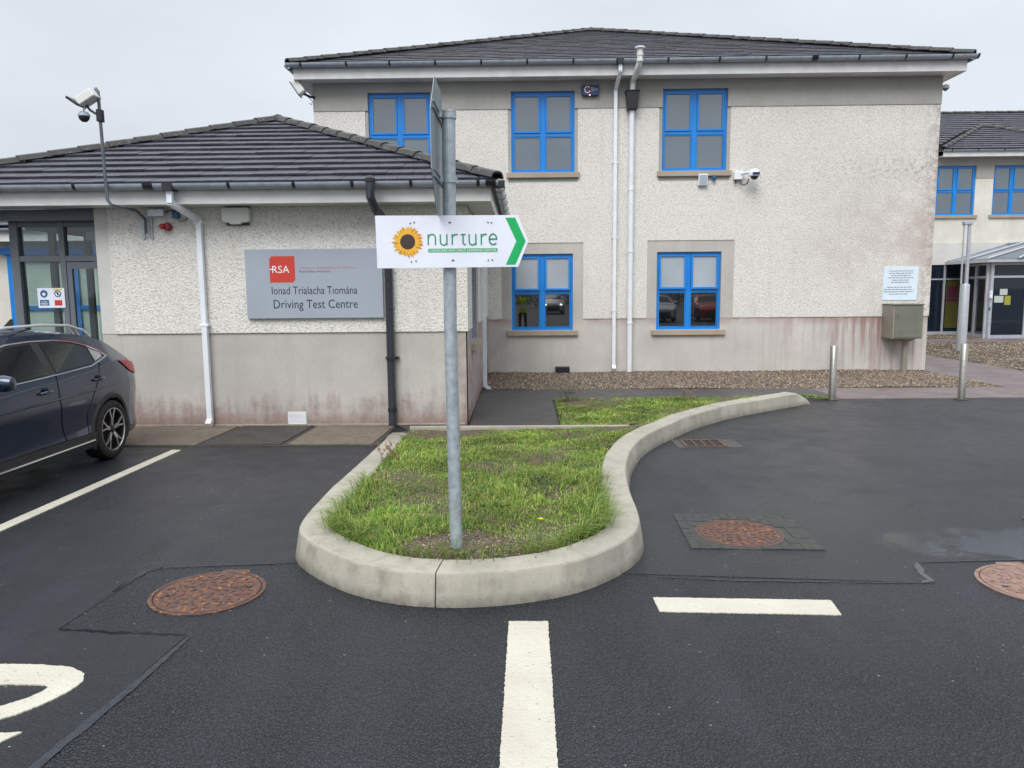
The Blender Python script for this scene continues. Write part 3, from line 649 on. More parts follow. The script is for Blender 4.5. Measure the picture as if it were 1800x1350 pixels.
# long arching grass at both sides of the rounded end
def rim_grass():
    pts = []
    for i in range(len(KIN)):
        p = KIN[i]
        if p.y < 6.3: pts.append(p)
    n = 2600; ii = rng.integers(0, len(pts), n); wgt = np.array([1. if (p.x > .35 or p.x < -1.0) else .25 for p in pts]); ii = rng.choice(len(pts), n, p=wgt/wgt.sum())
    x = np.array([pts[i].x for i in ii]); y = np.array([pts[i].y for i in ii]); nn = np.array([knorm(KIN.index(pts[i])) for i in ii])
    t = rng.uniform(0, .14, n); x = x+nn[:, 0]*t+rng.normal(0, .03, n); y = y+nn[:, 1]*t+rng.normal(0, .03, n)
    a = np.arctan2(-nn[:, 1], -nn[:, 0])+rng.normal(0, .9, n); h = rng.uniform(.06, .16, n); lean = h*rng.uniform(.5, 1.5, n); z = np.full(n, .16); dx, dy = np.cos(a), np.sin(a)
    w_ = rng.uniform(.0016, .003, n); px, py = -dy*w_, dx*w_; V = np.zeros((n, 5, 3), np.float32)
    V[:, 0] = np.stack([x-px, y-py, z], 1); V[:, 1] = np.stack([x+px, y+py, z], 1)
    V[:, 2] = np.stack([x+dx*lean*.4-px, y+dy*lean*.4-py, z+h*.7], 1); V[:, 3] = np.stack([x+dx*lean*.4+px, y+dy*lean*.4+py, z+h*.7], 1); V[:, 4] = np.stack([x+dx*lean, y+dy*lean, z+h*.72], 1)
    b = np.arange(n)[:, None]*5; F_ = np.concatenate([b+[0, 1, 3], b+[0, 3, 2], b+[2, 3, 4]], 0)
    c = np.array(G)[rng.integers(0, len(G), n)]*rng.uniform(.8, 1.3, (n, 1))
    tag(rawmesh('grass', V.reshape(-1, 3), F_, 'grass_blade', tint=np.repeat(c, 5, 0)), 'long grass blades hanging over the rounded end of the kerb', 'grass', kind='stuff')
rim_grass()
def pebbles(name, label, poly, n, r0, r1, zf, tints, flat=.6):
    P = np.array(poly); lo, hi = P.min(0), P.max(0); x = rng.uniform(lo[0], hi[0], n); y = rng.uniform(lo[1], hi[1], n); k = inside(poly, x, y); x, y = x[k], y[k]; n = len(x)
    base = np.array([(1, 0, 0), (-1, 0, 0), (0, 1, 0), (0, -1, 0), (0, 0, 1), (0, 0, -1)], float)
    fc = np.array([(0, 2, 4), (2, 1, 4), (1, 3, 4), (3, 0, 4), (2, 0, 5), (1, 2, 5), (3, 1, 5), (0, 3, 5)])
    r = rng.uniform(r0, r1, n); a = rng.uniform(0, 2*np.pi, n); ca, sa = np.cos(a), np.sin(a)
    sx, sy, sz = r*rng.uniform(.8, 1.5, n), r*rng.uniform(.6, 1.1, n), r*rng.uniform(.5, .9, n)*flat/.6
    B = base[None]*np.stack([sx, sy, sz], 1)[:, None]; B += rng.normal(0, .12, B.shape)*r[:, None, None]
    X = B[..., 0]*ca[:, None]-B[..., 1]*sa[:, None]+x[:, None]; Y = B[..., 0]*sa[:, None]+B[..., 1]*ca[:, None]+y[:, None]; Z = B[..., 2]+(zf(x, y)+sz*.3)[:, None]
    F_ = (np.arange(n)[:, None, None]*6+fc[None]).reshape(-1, 3)
    c = np.array(tints)[rng.integers(0, len(tints), n)]*rng.uniform(.65, 1.2, (n, 1))
    return tag(rawmesh(name, np.stack([X, Y, Z], -1).reshape(-1, 3), F_, 'pebble', tint=np.repeat(c, 6, 0)), label, 'gravel', kind='stuff')
GT = [lin(136, 120, 102), lin(106, 92, 78), lin(160, 145, 125), lin(82, 72, 64), lin(122, 105, 89), lin(92, 84, 78)]
gl = lambda x, y: np.full(x.shape, .008)+.012*np.sin(x*1.7)*np.sin(y*2.3)
pebbles('gravel', 'brown gravel strip along the foot of the two storey block', [(-.70, 13.32), (8.31, 13.27), (8.31, 16.08), (-.70, 16.08)], 34000, .013, .028, gl, GT)
pebbles('gravel', 'brown gravel bed round the tall light column on the right', [(10.36, 15.75), (26, 15.1), (26, 23.85), (12.1, 23.85), (10.36, 19.6)], 30000, .016, .036, gl, GT)
pebbles('gravel', 'gravel in front of the glazed entrance beside the rear block', [(8.7, 19.9), (10.9, 25.75), (15.2, 25.75), (15.2, 27.9), (8.7, 27.9)], 9000, .018, .036, gl, GT)
pebbles('soil_clods', 'loose soil and pebbles round the base of the sign post', [(-.95, 4.36), (-.43, 4.30), (.0, 4.4), (.08, 4.75), (-.35, 4.95), (-.85, 4.75)], 1500, .003, .011, lambda x, y: bed_z(x, y), [lin(132, 116, 98), lin(96, 82, 68), lin(160, 146, 128)])

def dandelion(x, y, h, label, r=.016, mat='dandelion'):
    z = float(bed_z(np.array([x]), np.array([y]))[0]); t = thing('dandelion', label, 'flower', (x, y, z), 'wild flowers in the grass')
    MB().tube([(x, y, z-.01), (x+.006, y-.004, z+h*.6), (x+.003, y-.01, z+h)], .0016, 5).build('stem', 'stem_red', t)
    mb = MB(); c = Vector((x+.003, y-.01, z+h))
    for k in range(18):
        a = k*2.4; rr = r*(.5+.5*((k*7) % 10)/10); d = Vector((math.cos(a), math.sin(a), .35)); e = Vector((-math.sin(a), math.cos(a), 0))*r*.16
        mb.add([c+e*.4, c-e*.4, c+d*rr-e, c+d*rr+e], [(0, 1, 2, 3)])
    mb.build('flower_head', mat, t)
dandelion(.105, 4.86, .09, 'yellow dandelion flower in the grass right of the sign post', .02)
dandelion(1.02, 11.2, .12, 'yellow flower at the left of the rear grass bed', .03)
dandelion(.92, 8.3, .10, 'small yellow flower near the back right of the front bed', .016)
dandelion(1.35, 10.6, .08, 'small white daisy in the rear grass bed', .02, 'text_white')
dandelion(.07, 6.75, .1, 'orange red flower in the middle of the front grass bed', .02, 'siren_red')
def weed(x, y, h, n, label, mat, leaf):
    z = float(bed_z(np.array([x]), np.array([y]))[0]); t = thing('weed', label, 'plant', (x, y, z))
    st, lf = MB(), MB()
    for k in range(n):
        a = random.uniform(0, 6.28); l = random.uniform(.1, .5)*h; hh = h*random.uniform(.6, 1); bx_, by_ = x+random.uniform(-.12, .12), y+random.uniform(-.08, .08)
        p = [Vector((bx_, by_, z-.01)), Vector((bx_+math.cos(a)*l*.4, by_+math.sin(a)*l*.4, z+hh*.6)), Vector((bx_+math.cos(a)*l, by_+math.sin(a)*l, z+hh))]
        st.tube(p, [.0025, .002, .001], 4)
        for q in range(10):
            c = p[1].lerp(p[2], q/9) if q > 3 else p[0].lerp(p[1], q/4+.1); b = random.uniform(0, 6.28); d = Vector((math.cos(b), math.sin(b), random.uniform(-.2, .6)))*random.uniform(.015, .04); e = d.orthogonal().normalized()*.008
            lf.add([c, c+d*.5+e, c+d, c+d*.5-e], [(0, 1, 2, 3)])
    st.build('stem', mat, t); tag(lf.build('leaf_cluster', leaf, t), kind='stuff')
weed(2.55, 11.75, .2, 10, 'reddish seeding dock weed on the rear grass bed by the footpath', 'stem_red', 'stem_red')
weed(.72, 11.75, .2, 20, 'dark leafy weed clump at the corner of the rear grass bed', 'stem_red', 'leaf_dark')
weed(-1.28, 7.2, .2, 9, 'thin reddish weed against the left kerb', 'stem_red', 'stem_red')
weed(.12, 5.75, .18, 8, 'sparse dark weed right of the sign post', 'stem_red', 'leaf_dark')

# ------------------------------------------------------------------ road markings
def ragged(pts, amp=.0028, step=.011):
    o = []
    for i in range(len(pts)):
        a, b = Vector(pts[i]), Vector(pts[(i+1) % len(pts)]); n = max(1, int((b-a).length/step)); nn = Vector((-(b-a).y, (b-a).x)).normalized()
        for k in range(n): q = a.lerp(b, k/n)+(nn*random.uniform(-amp, amp) if k else Vector((0, 0))); o.append((q.x, q.y))
    return o
def marking(label, pts, z=.0085): return tag(MB().slab(ragged(pts), z-.006, z).build('road_marking', 'road_paint'), label, 'road marking', 'painted markings on the tarmac')
marking('cream centre line running from the rounded kerb towards the camera', [(-.10, 2.0), (.117, 2.0), (.118, 2.62), (.123, 3.866), (-.085, 3.868), (-.098, 2.62)], .0045)
marking('short cream crossways bar right of the rounded kerb', [(.735, 3.985), (1.70, 3.936), (1.722, 4.132), (.732, 4.179)], .0045)
marking('long cream parking bay line beside the dark car', [(-4.05, 3.2), (-3.93, 3.2), (-3.83, 8.32), (-3.94, 8.33)])
arc = [(-3.0, 3.40), (-2.5, 3.40), (-2.3, 3.395), (-2.14, 3.37), (-2.04, 3.31), (-2.005, 3.235), (-2.02, 3.15), (-2.06, 3.06), (-2.13, 2.965), (-2.22, 2.90), (-2.35, 2.855), (-3.0, 2.80)]
arci = [(-3.0, 2.92), (-2.36, 2.975), (-2.25, 3.02), (-2.17, 3.09), (-2.135, 3.15), (-2.13, 3.185), (-2.16, 3.205), (-2.3, 3.212), (-3.0, 3.22)]
marking('curved bowl of a painted cream letter at the left edge', arc+arci)
marking('slanted stroke of a painted cream letter at the bottom left corner', [(-2.5, 2.80), (-2.02, 2.838), (-2.09, 2.72), (-2.3, 2.5), (-2.7, 2.5)])

# seams in the surfacing
def seam(name, label, path, w0, mat, z, amp):
    P = [Vector(p) for p in path]; pts = []
    for a, b in zip(P, P[1:]):
        n = max(2, int((b-a).length/.035)); pts += [a.lerp(b, k/n) for k in range(n)]
    pts.append(P[-1]); mb = MB(); v = []
    for i, p in enumerate(pts):
        d = (pts[min(i+1, len(pts)-1)]-pts[max(i-1, 0)]).normalized(); nn = Vector((-d.y, d.x)); t = i/(len(pts)-1); e = w0*(.35+.65*math.sin(math.pi*t)**.6)
        a, b = e*random.uniform(1-amp, 1+amp)+random.uniform(0, amp)*.01, e*random.uniform(1-amp, 1+amp); v += [(p.x+nn.x*a, p.y+nn.y*a, z), (p.x-nn.x*b, p.y-nn.y*b, z)]
    mb.add(v, [(2*i, 2*i+1, 2*i+3, 2*i+2) for i in range(len(pts)-1)]); return tag(mb.build(name, mat), label, 'road seam', 'seams in the tarmac')
seam('tar_seam', 'black open tarmac seam left of the rusty manhole', [(-2.43, 4.28), (-2.40, 4.62), (-2.32, 4.68)], .014, 'bitumen', .0035, .8)
seam('tar_seam', 'thin grey tarmac seam behind the left rusty manhole', [(-2.34, 4.675), (-1.9, 4.72), (-1.62, 4.74)], .006, 'seam_film', .0035, .8)
seam('tar_seam', 'thin seam corner left of the rusty manhole', [(-2.455, 3.78), (-2.45, 4.0), (-2.435, 4.3)], .006, 'seam_film', .0035, .8)
seam('tar_seam', 'black crossways tarmac seam in front of the rusty manhole', [(-2.44, 3.776), (-2.1, 3.74), (-1.75, 3.712)], .011, 'bitumen', .0035, .9)
seam('tar_seam', 'broad smooth grey trench seam running to the bottom left', [(-1.72, 3.70), (-1.76, 3.2), (-1.83, 2.62), (-1.92, 2.0)], .022, 'seam_film', .0036, .22)
seam('tar_seam', 'thin wet seam right of the rounded kerb', [(.80, 4.49), (1.3, 4.43), (1.9, 4.40), (2.42, 4.385)], .007, 'seam_film', .0035, .8)
seam('tar_seam', 'wet kinked seam left of the pale manhole', [(2.36, 4.385), (2.43, 4.42), (2.44, 4.55), (2.50, 4.72)], .022, 'seam_wet', .0038, .5)
seam('tar_seam', 'thin seam behind the pale manhole', [(2.48, 4.72), (2.8, 4.75), (3.3, 4.77), (4, 4.78)], .006, 'seam_film', .0035, .8)
# ------------------------------------------------------------------ manholes and drain
def manhole(label, cx, cy, r, mat, tilt=0., tab=True):
    t = thing('manhole_cover', label, 'manhole', (cx, cy, 0), 'round iron manhole covers'); z = .006
    MB().lathe([(r, -.02), (r, z), (r-.022, z), (r-.024, -.01)], (cx, cy, 0), n=48).build('frame_ring', mat, t)
    MB().lathe([(r-.029, -.02), (r-.029, z), (r-.034, z+.0015), (0.0001, z+.0015)], (cx, cy, 0), n=48).build('lid', mat, t)
    mb = MB(); rr = .05
    while rr < r-.05:
        n = max(5, int(2*math.pi*rr/.062))
        for k in range(n):
            a = 2*math.pi*k/n+rr*9; c = Vector((cx+rr*math.cos(a), cy+rr*math.sin(a), z+.003)); b = a+(math.pi/4 if k % 2 else -math.pi/4)
            mb.obox(c, (math.cos(b), math.sin(b), 0), (-math.sin(b), math.cos(b), 0), (0, 0, 1), .02, .005, .0022)
        rr += .048
    tag(mb.build('lid_treads', mat, t), kind='stuff')
    k = MB()
    for a in (tilt, tilt+math.pi): k.box(cx+(r-.1)*math.cos(a)-.018, cx+(r-.1)*math.cos(a)+.018, cy+(r-.1)*math.sin(a)-.01, cy+(r-.1)*math.sin(a)+.01, z, z+.0045)
    k.build('keyhole', 'bitumen', t)
    if tab:
        MB().slab([(cx-.12+r*.2, cy+r*.96), (cx+.07+r*.2, cy+r*.96), (cx+.05+r*.2, cy+r+.035), (cx-.1+r*.2, cy+r+.035)], -.01, z-.001).build('hinge', mat, t)
    return t
manhole('rusty round manhole cover on the left of the kerb', -1.86, 4.275, .325, 'rust_iron', .3)
m2 = manhole('rusty round manhole cover in a cobbled square surround', 1.545, 5.33, .31, 'rust_iron', 1.0, False)
manhole('pale pinkish round manhole cover cut by the right edge', 3.03, 4.36, .325, 'pale_iron', .2)
sur = thing('manhole_surround', 'dark square surround of setts about the right rusty manhole', 'paving', (1.55, 5.38, 0))
nx = 13
def sqp(u, v): # bilinear in the surveyed quad
    a, b, c, d = map(Vector, ((1.13, 5.0), (2.02, 4.96), (2.05, 5.74), (1.16, 5.80))); return (a.lerp(b, u)).lerp(d.lerp(c, u), v)
MB().slab([tuple(sqp(u, v)) for u, v in ((0, 0), (1, 0), (1, 1), (0, 1))], -.02, .0045).build('bed_mortar', 'sett_dark', sur)
for i in range(nx):
    for j in range(nx):
        u, v = (i+.5)/nx, (j+.5)/nx; c = sqp(u, v)
        if math.hypot(c.x-1.545, c.y-5.33) < .335: continue
        e = .488/nx; MB().slab([tuple(sqp(u+a*e, v+b*e)) for a, b in ((-1, -1), (1, -1), (1, 1), (-1, 1))], 0, .0075+random.uniform(-.0012, .0012)).build('sett', 'sett_dark', sur)
gt = thing('drain_grate', 'rectangular iron drain grate in the tarmac beside the long kerb', 'drain', (2.02, 8.5, 0))
gx0, gx1, gy0, gy1 = 1.83, 2.23, 8.36, 8.70
MB().box(gx0-.12, gx1+.2, gy0-.06, gy1+.05, -.02, .0062).build('patch', 'path_tarmac', gt)
MB().box(gx0, gx1, gy0, gy1, -.02, .007).build('pit', 'tyre', gt)
fr = MB(); fr.box(gx0-.03, gx0, gy0-.03, gy1+.03, 0, .016).box(gx1, gx1+.03, gy0-.03, gy1+.03, 0, .016).box(gx0, gx1, gy0-.03, gy0, 0, .0155).box(gx0, gx1, gy1, gy1+.03, 0, .0155); fr.build('frame', 'rust_iron', gt)
for k in range(1, 4): MB().box(gx0+k*.1-.011, gx0+k*.1+.011, gy0, gy1, .0, .015).build('bar', 'rust_iron', gt)
tag(MB().lathe([(.10, 0), (.10, .006), (.085, .008), (0.001, .008)], (3.86, 5.62, 0), n=20).build('valve_cover', 'black_plastic'), 'small dark valve cover at the right edge of the turning area', 'cover')

# ================================================================== LOW FRONT BLOCK (driving test centre)
fb = thing('driving_test_building', 'single storey roughcast building with dark tiled hip roof on the left', 'building', (-3, YL, 0))
mpF = lambda u, d, z: (u, YL+d, z)
mpS = lambda u, d, z: (-.735-d, u, z)
PT, SOF = 1.23, 2.83
weld(wall_plate(-5.46, -.735, -.05, PT, [], .2, mpF).build('plinth', 'plinth_front', fb))
weld(wall_plate(-5.28, -.705, PT, SOF+.02, [], .2, lambda u, d, z: (u, YL-.022+d, z)).build('wall', 'roughcast_front', fb))
weld(wall_plate(-5.46, -5.285, PT+.001, SOF+.02, [], .5, lambda u, d, z: (u, YL-.008+d, z)).build('corner_pillar', 'render_pale', fb))
weld(wall_plate(YL+.002, YM-.03, -.05, PT-.001, [(10.95, 12.15, 1.0, 2.5)], .2, mpS).build('plinth', 'plinth_front', fb))
weld(wall_plate(YL+.18, YM-.03, PT, SOF+.02, [(10.8, 12.3, PT-.1, 2.62)], .2, lambda u, d, z: (-.712-d, u, z)).build('wall', 'roughcast_front', fb))
weld(wall_plate(10.8, 12.3, PT, 2.62, [(10.95, 12.15, 1.0, 2.5)], .2, mpS).build('window_surround', 'render_band', fb))
window(fb, mpS, 10.95, 12.15, 1.0, 2.5, .1)
MB().box(-5.44, -.95, YL+.21, YM-.05, 0, SOF).build('rear_wall', 'interior_grey', fb)
# roof: hip end facing the camera
EZ = 3.05; exR, exL, eY, aX, aY, aZ = -.33, -7.77, 9.36, -4.05, 13.08, 4.575
roof = MB().box(aX-3.6, aX+3.6, eY+.1, YM-.05, SOF+.03, SOF+.05).build('roof', 'black_plastic', fb)
roof_slope(roof, (exL, eY, EZ), (exR, eY, EZ), (aX, aY, aZ), (aX, aY, aZ), .30, .33, 'roof_tile', 300)
roof_slope(roof, (exR, eY, EZ), (exR, YM-.06, EZ), (aX, aY, aZ), (aX, YM-.06, aZ), .30, .33, 'roof_tile', 0)
roof_slope(roof, (exL, YM+4, EZ), (exL, eY, EZ), (aX, YM+4, aZ), (aX, aY, aZ), .30, .33, 'roof_tile', 0)
hip_caps(roof, (exR+.02, eY-.02, EZ+.03), (aX, aY, aZ+.02), 14); hip_caps(roof, (exL-.02, eY-.02, EZ+.03), (aX, aY, aZ+.02), 14)
hip_caps(roof, (aX, aY, aZ+.02), (aX, YM-.1, aZ+.02), 7)
MB().box(exL+.05, exR-.05, eY+.045, eY+.07, SOF-.01, 3.03).build('fascia', 'fascia_white', fb, bevel=.004)
MB().box(exR-.075, exR-.05, eY+.071, YM-.1, SOF-.01, 3.03).build('fascia', 'fascia_white', fb)
MB().box(exL+.05, exR-.076, eY+.071, YL-.025, SOF, SOF+.015).build('soffit', 'fascia_white', fb)
MB().box(-.70, exR-.077, YL-.02, YM-.1, SOF, SOF+.015).build('soffit', 'fascia_white', fb)
GZ = 3.05
gutter_run(fb, (exL, eY-.045, GZ), (exR+.05, eY-.045, GZ), .068, [.55, 1.48, 2.41, 4.27, 5.05, 5.75, 6.45, 7.25], [3.3, 7.4])
gutter_run(fb, (exR+.045, eY+.03, GZ-.004), (exR+.045, YM-.1, GZ-.004), .068, [.5, 1.3, 2.1, 2.9, 3.7, 4.5, 5.3], [.05])
MB().box(exR-.03, exR+.125, eY-.02, eY+.034, 2.97, 3.062).build('gutter_corner', 'black_plastic', fb, bevel=.01)
# white square downpipe with swan neck
px_, hw = -4.09, .034
dp = sq_pipe([(px_-.14, eY-.045, 2.98), (px_-.14, eY-.045, 2.83), (px_+.0, YL-.07, 2.66), (px_, YL-.07, .1)], hw).build('downpipe', 'upvc_white', fb, bevel=.006)
sq_pipe([(px_, YL-.07, .10), (px_, YL-.13, .05)], hw+.004).build('pipe_shoe', 'upvc_white', dp, bevel=.006)
for z in (1.32, 2.62): MB().box(px_-.055, px_+.055, YL-.11, YL-.02, z, z+.035).build('pipe_clip', 'upvc_white', dp, bevel=.004)
MB().box(px_-.2, px_-.08, eY-.125, eY+.03, 2.965, 3.06).build('gutter_outlet', 'black_plastic', dp)
# black soil pipe
bxp = -1.70
sp_ = MB().tube([(bxp-.09, eY-.175, 3.03), (bxp-.09, eY-.175, 2.86), (bxp-.06, eY-.03, 2.72), (bxp-.005, YL-.13, 2.62), (bxp, YL-.085, 2.5), (bxp, YL-.085, 0)], .052, 16).build('soil_pipe', 'soil_pipe', fb, smooth=True)
MB().lathe([(.045, 0), (.06, .01), (.06, .05), (.03, .085), (.001, .09)], (bxp-.09, eY-.175, 3.02), n=16).build('vent_cowl', 'black_plastic', sp_, smooth=True)
for z in (2.55, .86, .2): MB().lathe([(.053, 0), (.06, .003), (.06, .045), (.053, .05)], (bxp, YL-.085, z), n=16).build('pipe_collar', 'black_plastic', sp_, smooth=True)
MB().box(bxp-.075, bxp+.1, YL-.06, YL-.02, .88, .91).build('pipe_clip', 'black_plastic', sp_)
# white pipe on the side return
sd = sq_pipe([(exR+.01, 13.1, 2.98), (exR+.01, 13.1, 2.9), (-.66, 13.1, 2.6), (-.66, 13.1, .1)], .034).build('downpipe', 'upvc_white', fb, bevel=.006)
sq_pipe([(-.66, 13.1, .12), (-.60, 13.1, .06)], .036).build('pipe_shoe', 'upvc_white', sd)
# air brick
av = MB().box(-3.09, -2.845, YL-.014, YL+.01, .02, .19).build('air_vent', 'fascia_white', fb, bevel=.003)
for k in range(9): MB().box(-3.075, -2.86, YL-.019, YL-.0145, .035+k*.0165, .043+k*.0165).build('vent_slat', 'upvc_white', av)

# glazed porch at the left end
porch = thing('glazed_porch', 'grey framed glass entrance porch behind the parked car', 'porch', (-6, 10.1, 0))
gy = 10.08
bar = lambda x0, x1, z0, z1, y0=gy, y1=gy+.09: MB().box(x0, x1, y0, y1, z0, z1)
MB().box(exL+.4, -5.47, YL+.06, YL+.3, 2.69, SOF-.004).build('head_beam', 'porch_grey', porch)
bar(-6.74, -6.63, 0, 2.69, gy, gy+.13).build('corner_post', 'porch_grey', porch, bevel=.006)
bar(-6.63, -5.47, 2.18, 2.25, gy+.01).build('transom', 'porch_grey', porch)
bar(-6.09, -6.02, 0, 2.69, gy+.005).build('mullion', 'porch_grey', porch)
bar(-6.63, -5.47, 2.63, 2.688, gy+.012).build('head_rail', 'porch_grey', porch)
for a, b, z0, z1 in ((-6.63, -6.09, 2.25, 2.63), (-6.02, -5.47, 2.25, 2.63), (-6.63, -6.09, .05, 2.18)):
    MB().box(a, b, gy+.05, gy+.056, z0, z1).build('pane', 'clear_glass', porch)
dr = MB().box(-6.015, -5.95, gy+.015, gy+.06, .03, 2.17).box(-5.54, -5.475, gy+.015, gy+.06, .03, 2.17).box(-5.95, -5.54, gy+.016, gy+.06, 2.08, 2.168).box(-5.95, -5.54, gy+.016, gy+.06, .03, .2).build('door', 'porch_grey', porch)
MB().box(-5.95, -5.54, gy+.035, gy+.041, .2, 2.08).build('pane', 'clear_glass', dr)
for k, dx in enumerate((-6.0, -5.93)):
    MB().tube([(dx, gy-.01, .95), (dx+.02, gy-.07, 1.0), (dx+.1, gy-.1, 1.16), (dx+.02, gy-.07, 1.3), (dx, gy-.01, 1.34)], .012, 8).build('handle', 'stainless', dr, smooth=True)
# left flank and rear frames of the porch
for y in (10.9, 11.8): MB().box(-6.735, -6.65, y, y+.07, 0, 2.69).build('side_mullion', 'porch_grey', porch)
MB().box(-6.73, -6.655, gy+.14, 11.8, 2.19, 2.25).build('side_transom', 'porch_grey', porch)
MB().box(-6.69, -6.684, gy+.14, 11.8, .05, 2.6).build('side_pane', 'clear_glass', porch)
for x in (-6.2, -5.62): MB().box(x, x+.09, 11.8, 11.88, 0, 2.69).build('rear_mullion', 'porch_grey', porch)
MB().box(-6.65, -5.47, 11.805, 11.87, 2.16, 2.23).build('rear_transom', 'porch_grey', porch)
MB().box(-6.6, -5.47, 11.83, 11.836, .05, 2.6).build('rear_pane', 'clear_glass', porch)
MB().box(-5.86, -5.47, 10.62, 10.66, 0, 2.2).build('inner_panel', 'interior_grey', porch)
MB().box(-6.6, -5.47, 10.2, 12.0, 2.60, 2.66).build('ceiling', 'interior_grey', porch)
MB().box(-5.85, -5.6, 10.30, 10.36, 2.46, 2.58).build('heater_box', 'board_grey', porch, bevel=.008)
st = thing('door_logo', 'red logo with a white letter on the inner porch panel', 'logo', (-5.6, 10.6, 1.6))
MB().box(-5.72, -5.48, 10.612, 10.618, 1.45, 1.69).build('panel', 'rsa_red', st)
text_on('RSA', -5.715, -5.50, 1.53, 1.61, 10.611, 'text_white', st)
text_on('Driving', -5.84, -5.52, 1.30, 1.40, 10.618, 'text_dark', st); text_on('Test Centre', -5.84, -5.48, 1.19, 1.27, 10.618, 'text_dark', st)
ps = thing('safety_notice', 'white notice with blue face covering symbol and red panel on porch glass', 'notice', (-6.2, gy, 1.7))
MB().box(-6.42, -6.06, gy-.006, gy-.002, 1.57, 1.83).build('sheet', 'sign_white', ps)
MB().lathe([(.001, 0), (.05, 0)], (-6.335, gy-.0075, 1.755), (0, 1, 0), 24, False).build('blue_disc', 'decal_blue', ps)
MB().lathe([(.001, 0), (.022, 0)], (-6.335, gy-.009, 1.75), (0, 1, 0), 16, False).build('face_symbol', 'text_white', ps)
MB().box(-6.395, -6.275, gy-.0085, gy-.0065, 1.60, 1.675).build('blue_panel', 'decal_blue', ps)
MB().lathe([(.034, 0), (.046, 0)], (-6.15, gy-.0075, 1.755), (0, 1, 0), 24, False).build('black_ring', 'text_dark', ps)
MB().obox((-6.15, gy-.009, 1.755), (.7, 0, -.7), (0, 1, 0), (.7, 0, .7), .042, .0008, .005).build('diagonal_bar', 'text_dark', ps)
MB().box(-6.158, -6.142, gy-.0085, gy-.0065, 1.735, 1.78).build('hand_symbol', 'text_dark', ps)
MB().box(-6.2, -6.10, gy-.0085, gy-.0065, 1.60, 1.67).build('red_panel', 'rsa_red', ps)
MB().box(-6.21, -6.09, gy-.0085, gy-.0065, 1.805, 1.822).build('yellow_strip', 'hatch_yellow', ps)
for z, w_ in ((1.65, .035), (1.63, .05), (1.61, .04)): MB().box(-6.335-w_, -6.335+w_, gy-.010, gy-.009, z-.004, z+.003).build('print_line', 'text_white', ps)

# low wing seen beyond the porch
wg = thing('rear_wing', 'cream wing with blue framed glazing seen through the glass porch', 'building', (-9, 14.5, 0))
weld(wall_plate(-24, -6.5, -.05, 2.75, [(-9.75, -7.1, .2, 2.5)], .15, lambda u, d, z: (u, 14.5+d, z)).build('wall', 'render_cream', wg))
MB().box(-24, -6.5, 14.66, 20, 0, 2.7).build('rear_wall', 'interior_grey', wg)
wb = MB().box(-9.75, -9.6, 14.46, 14.56, .2, 2.5).box(-7.25, -7.1, 14.46, 14.56, .2, 2.5).box(-9.6, -7.25, 14.461, 14.56, 2.36, 2.5).box(-8.62, -8.42, 14.47, 14.56, .2, 2.36).box(-9.6, -8.62, 14.48, 14.56, 1.45, 1.53).box(-8.42, -7.25, 14.48, 14.56, 1.45, 1.53).build('window', 'window_blue', wg)
for a, b in ((-9.6, -8.62), (-8.42, -7.25)):
    for c, d in ((.2, 1.45), (1.53, 2.36)): MB().box(a, b, 14.52, 14.53, c, d).build('pane', 'pane_green', wb)
MB().box(-9.85, -7.0, 14.40, 14.6, 2.5, 2.62).build('canopy_beam', 'window_blue', wg)
MB().box(-24, -6.4, 14.1, 14.13, 2.72, 2.9).build('fascia', 'fascia_white', wg); MB().box(-24, -6.4, 14.131, 14.49, 2.755, 2.77).build('soffit', 'fascia_white', wg)
gutter_run(wg, (-24, 14.04, 2.95), (-6.4, 14.04, 2.95), .055, [12.9, 13.9, 14.9, 15.9])
wr = MB().box(-24, -6.4, 14.2, 20, 2.78, 2.8).build('roof', 'black_plastic', wg)
roof_slope(wr, (-14, 14.05, 2.98), (-5.9, 14.05, 2.98), (-14, 18.5, 4.8), (-5.9, 18.5, 4.8), .32, .33, 'roof_tile', 0)

# ================================================================== TWO-STOREY BLOCK
mb_ = thing('two_storey_building', 'two storey roughcast building with blue windows and dark hip roof', 'building', (2, YM, 0))
mpM = lambda u, d, z: (u, YM+d, z)
UP = [(-3.13, -1.855, 4.145, 5.755), (-.21, 1.086, 4.145, 5.75), (2.87, 4.185, 4.145, 5.765)]
LO = [(-.227, 1.054, .905, 2.495), (2.80, 4.137, .895, 2.51)]
SUR = [(-.44, 1.265, 1.14, 2.72), (2.597, 4.393, 1.14, 2.745)]
xl, xr = -4.245, 8.475; PM, BM, TM = 1.14, 5.405, 6.0
weld(wall_plate(xl, xr-.012, -.05, PM, LO, .14, mpM).build('plinth', 'plinth_main', mb_))
weld(wall_plate(xl, xr, PM, BM, [(a-.065, b+.065, c-.2, d) for a, b, c, d in UP]+[(a, b, c-.5, d) for a, b, c, d in SUR], .14, lambda u, d, z: (u, YM-.016+d, z)).build('wall', 'roughcast_main', mb_))
weld(wall_plate(xl, xr+.004, BM+.001, TM, UP, .14, lambda u, d, z: (u, YM-.032+d, z)).build('render_band', 'render_band', mb_))
for (a, b, c, d), h in zip(SUR, LO): weld(wall_plate(a, b, PM, d, [h], .13, lambda u, d, z: (u, YM-.002+d, z)).build('window_surround', 'surround_render', mb_))
for (a, b, c, d) in UP: weld(wall_plate(a-.065, b+.065, c-.2, BM, [(a, b, c, d)], .13, lambda u, d, z: (u, YM-.002+d, z)).build('window_surround', 'render_band', mb_))
MB().box(xl+.01, xr-.02, YM+.142, YM+13, 0, 6.0).build('rear_wall', 'roughcast_front', mb_)
for h in UP: window(mb_, mpM, *h, .08, mid=.475)
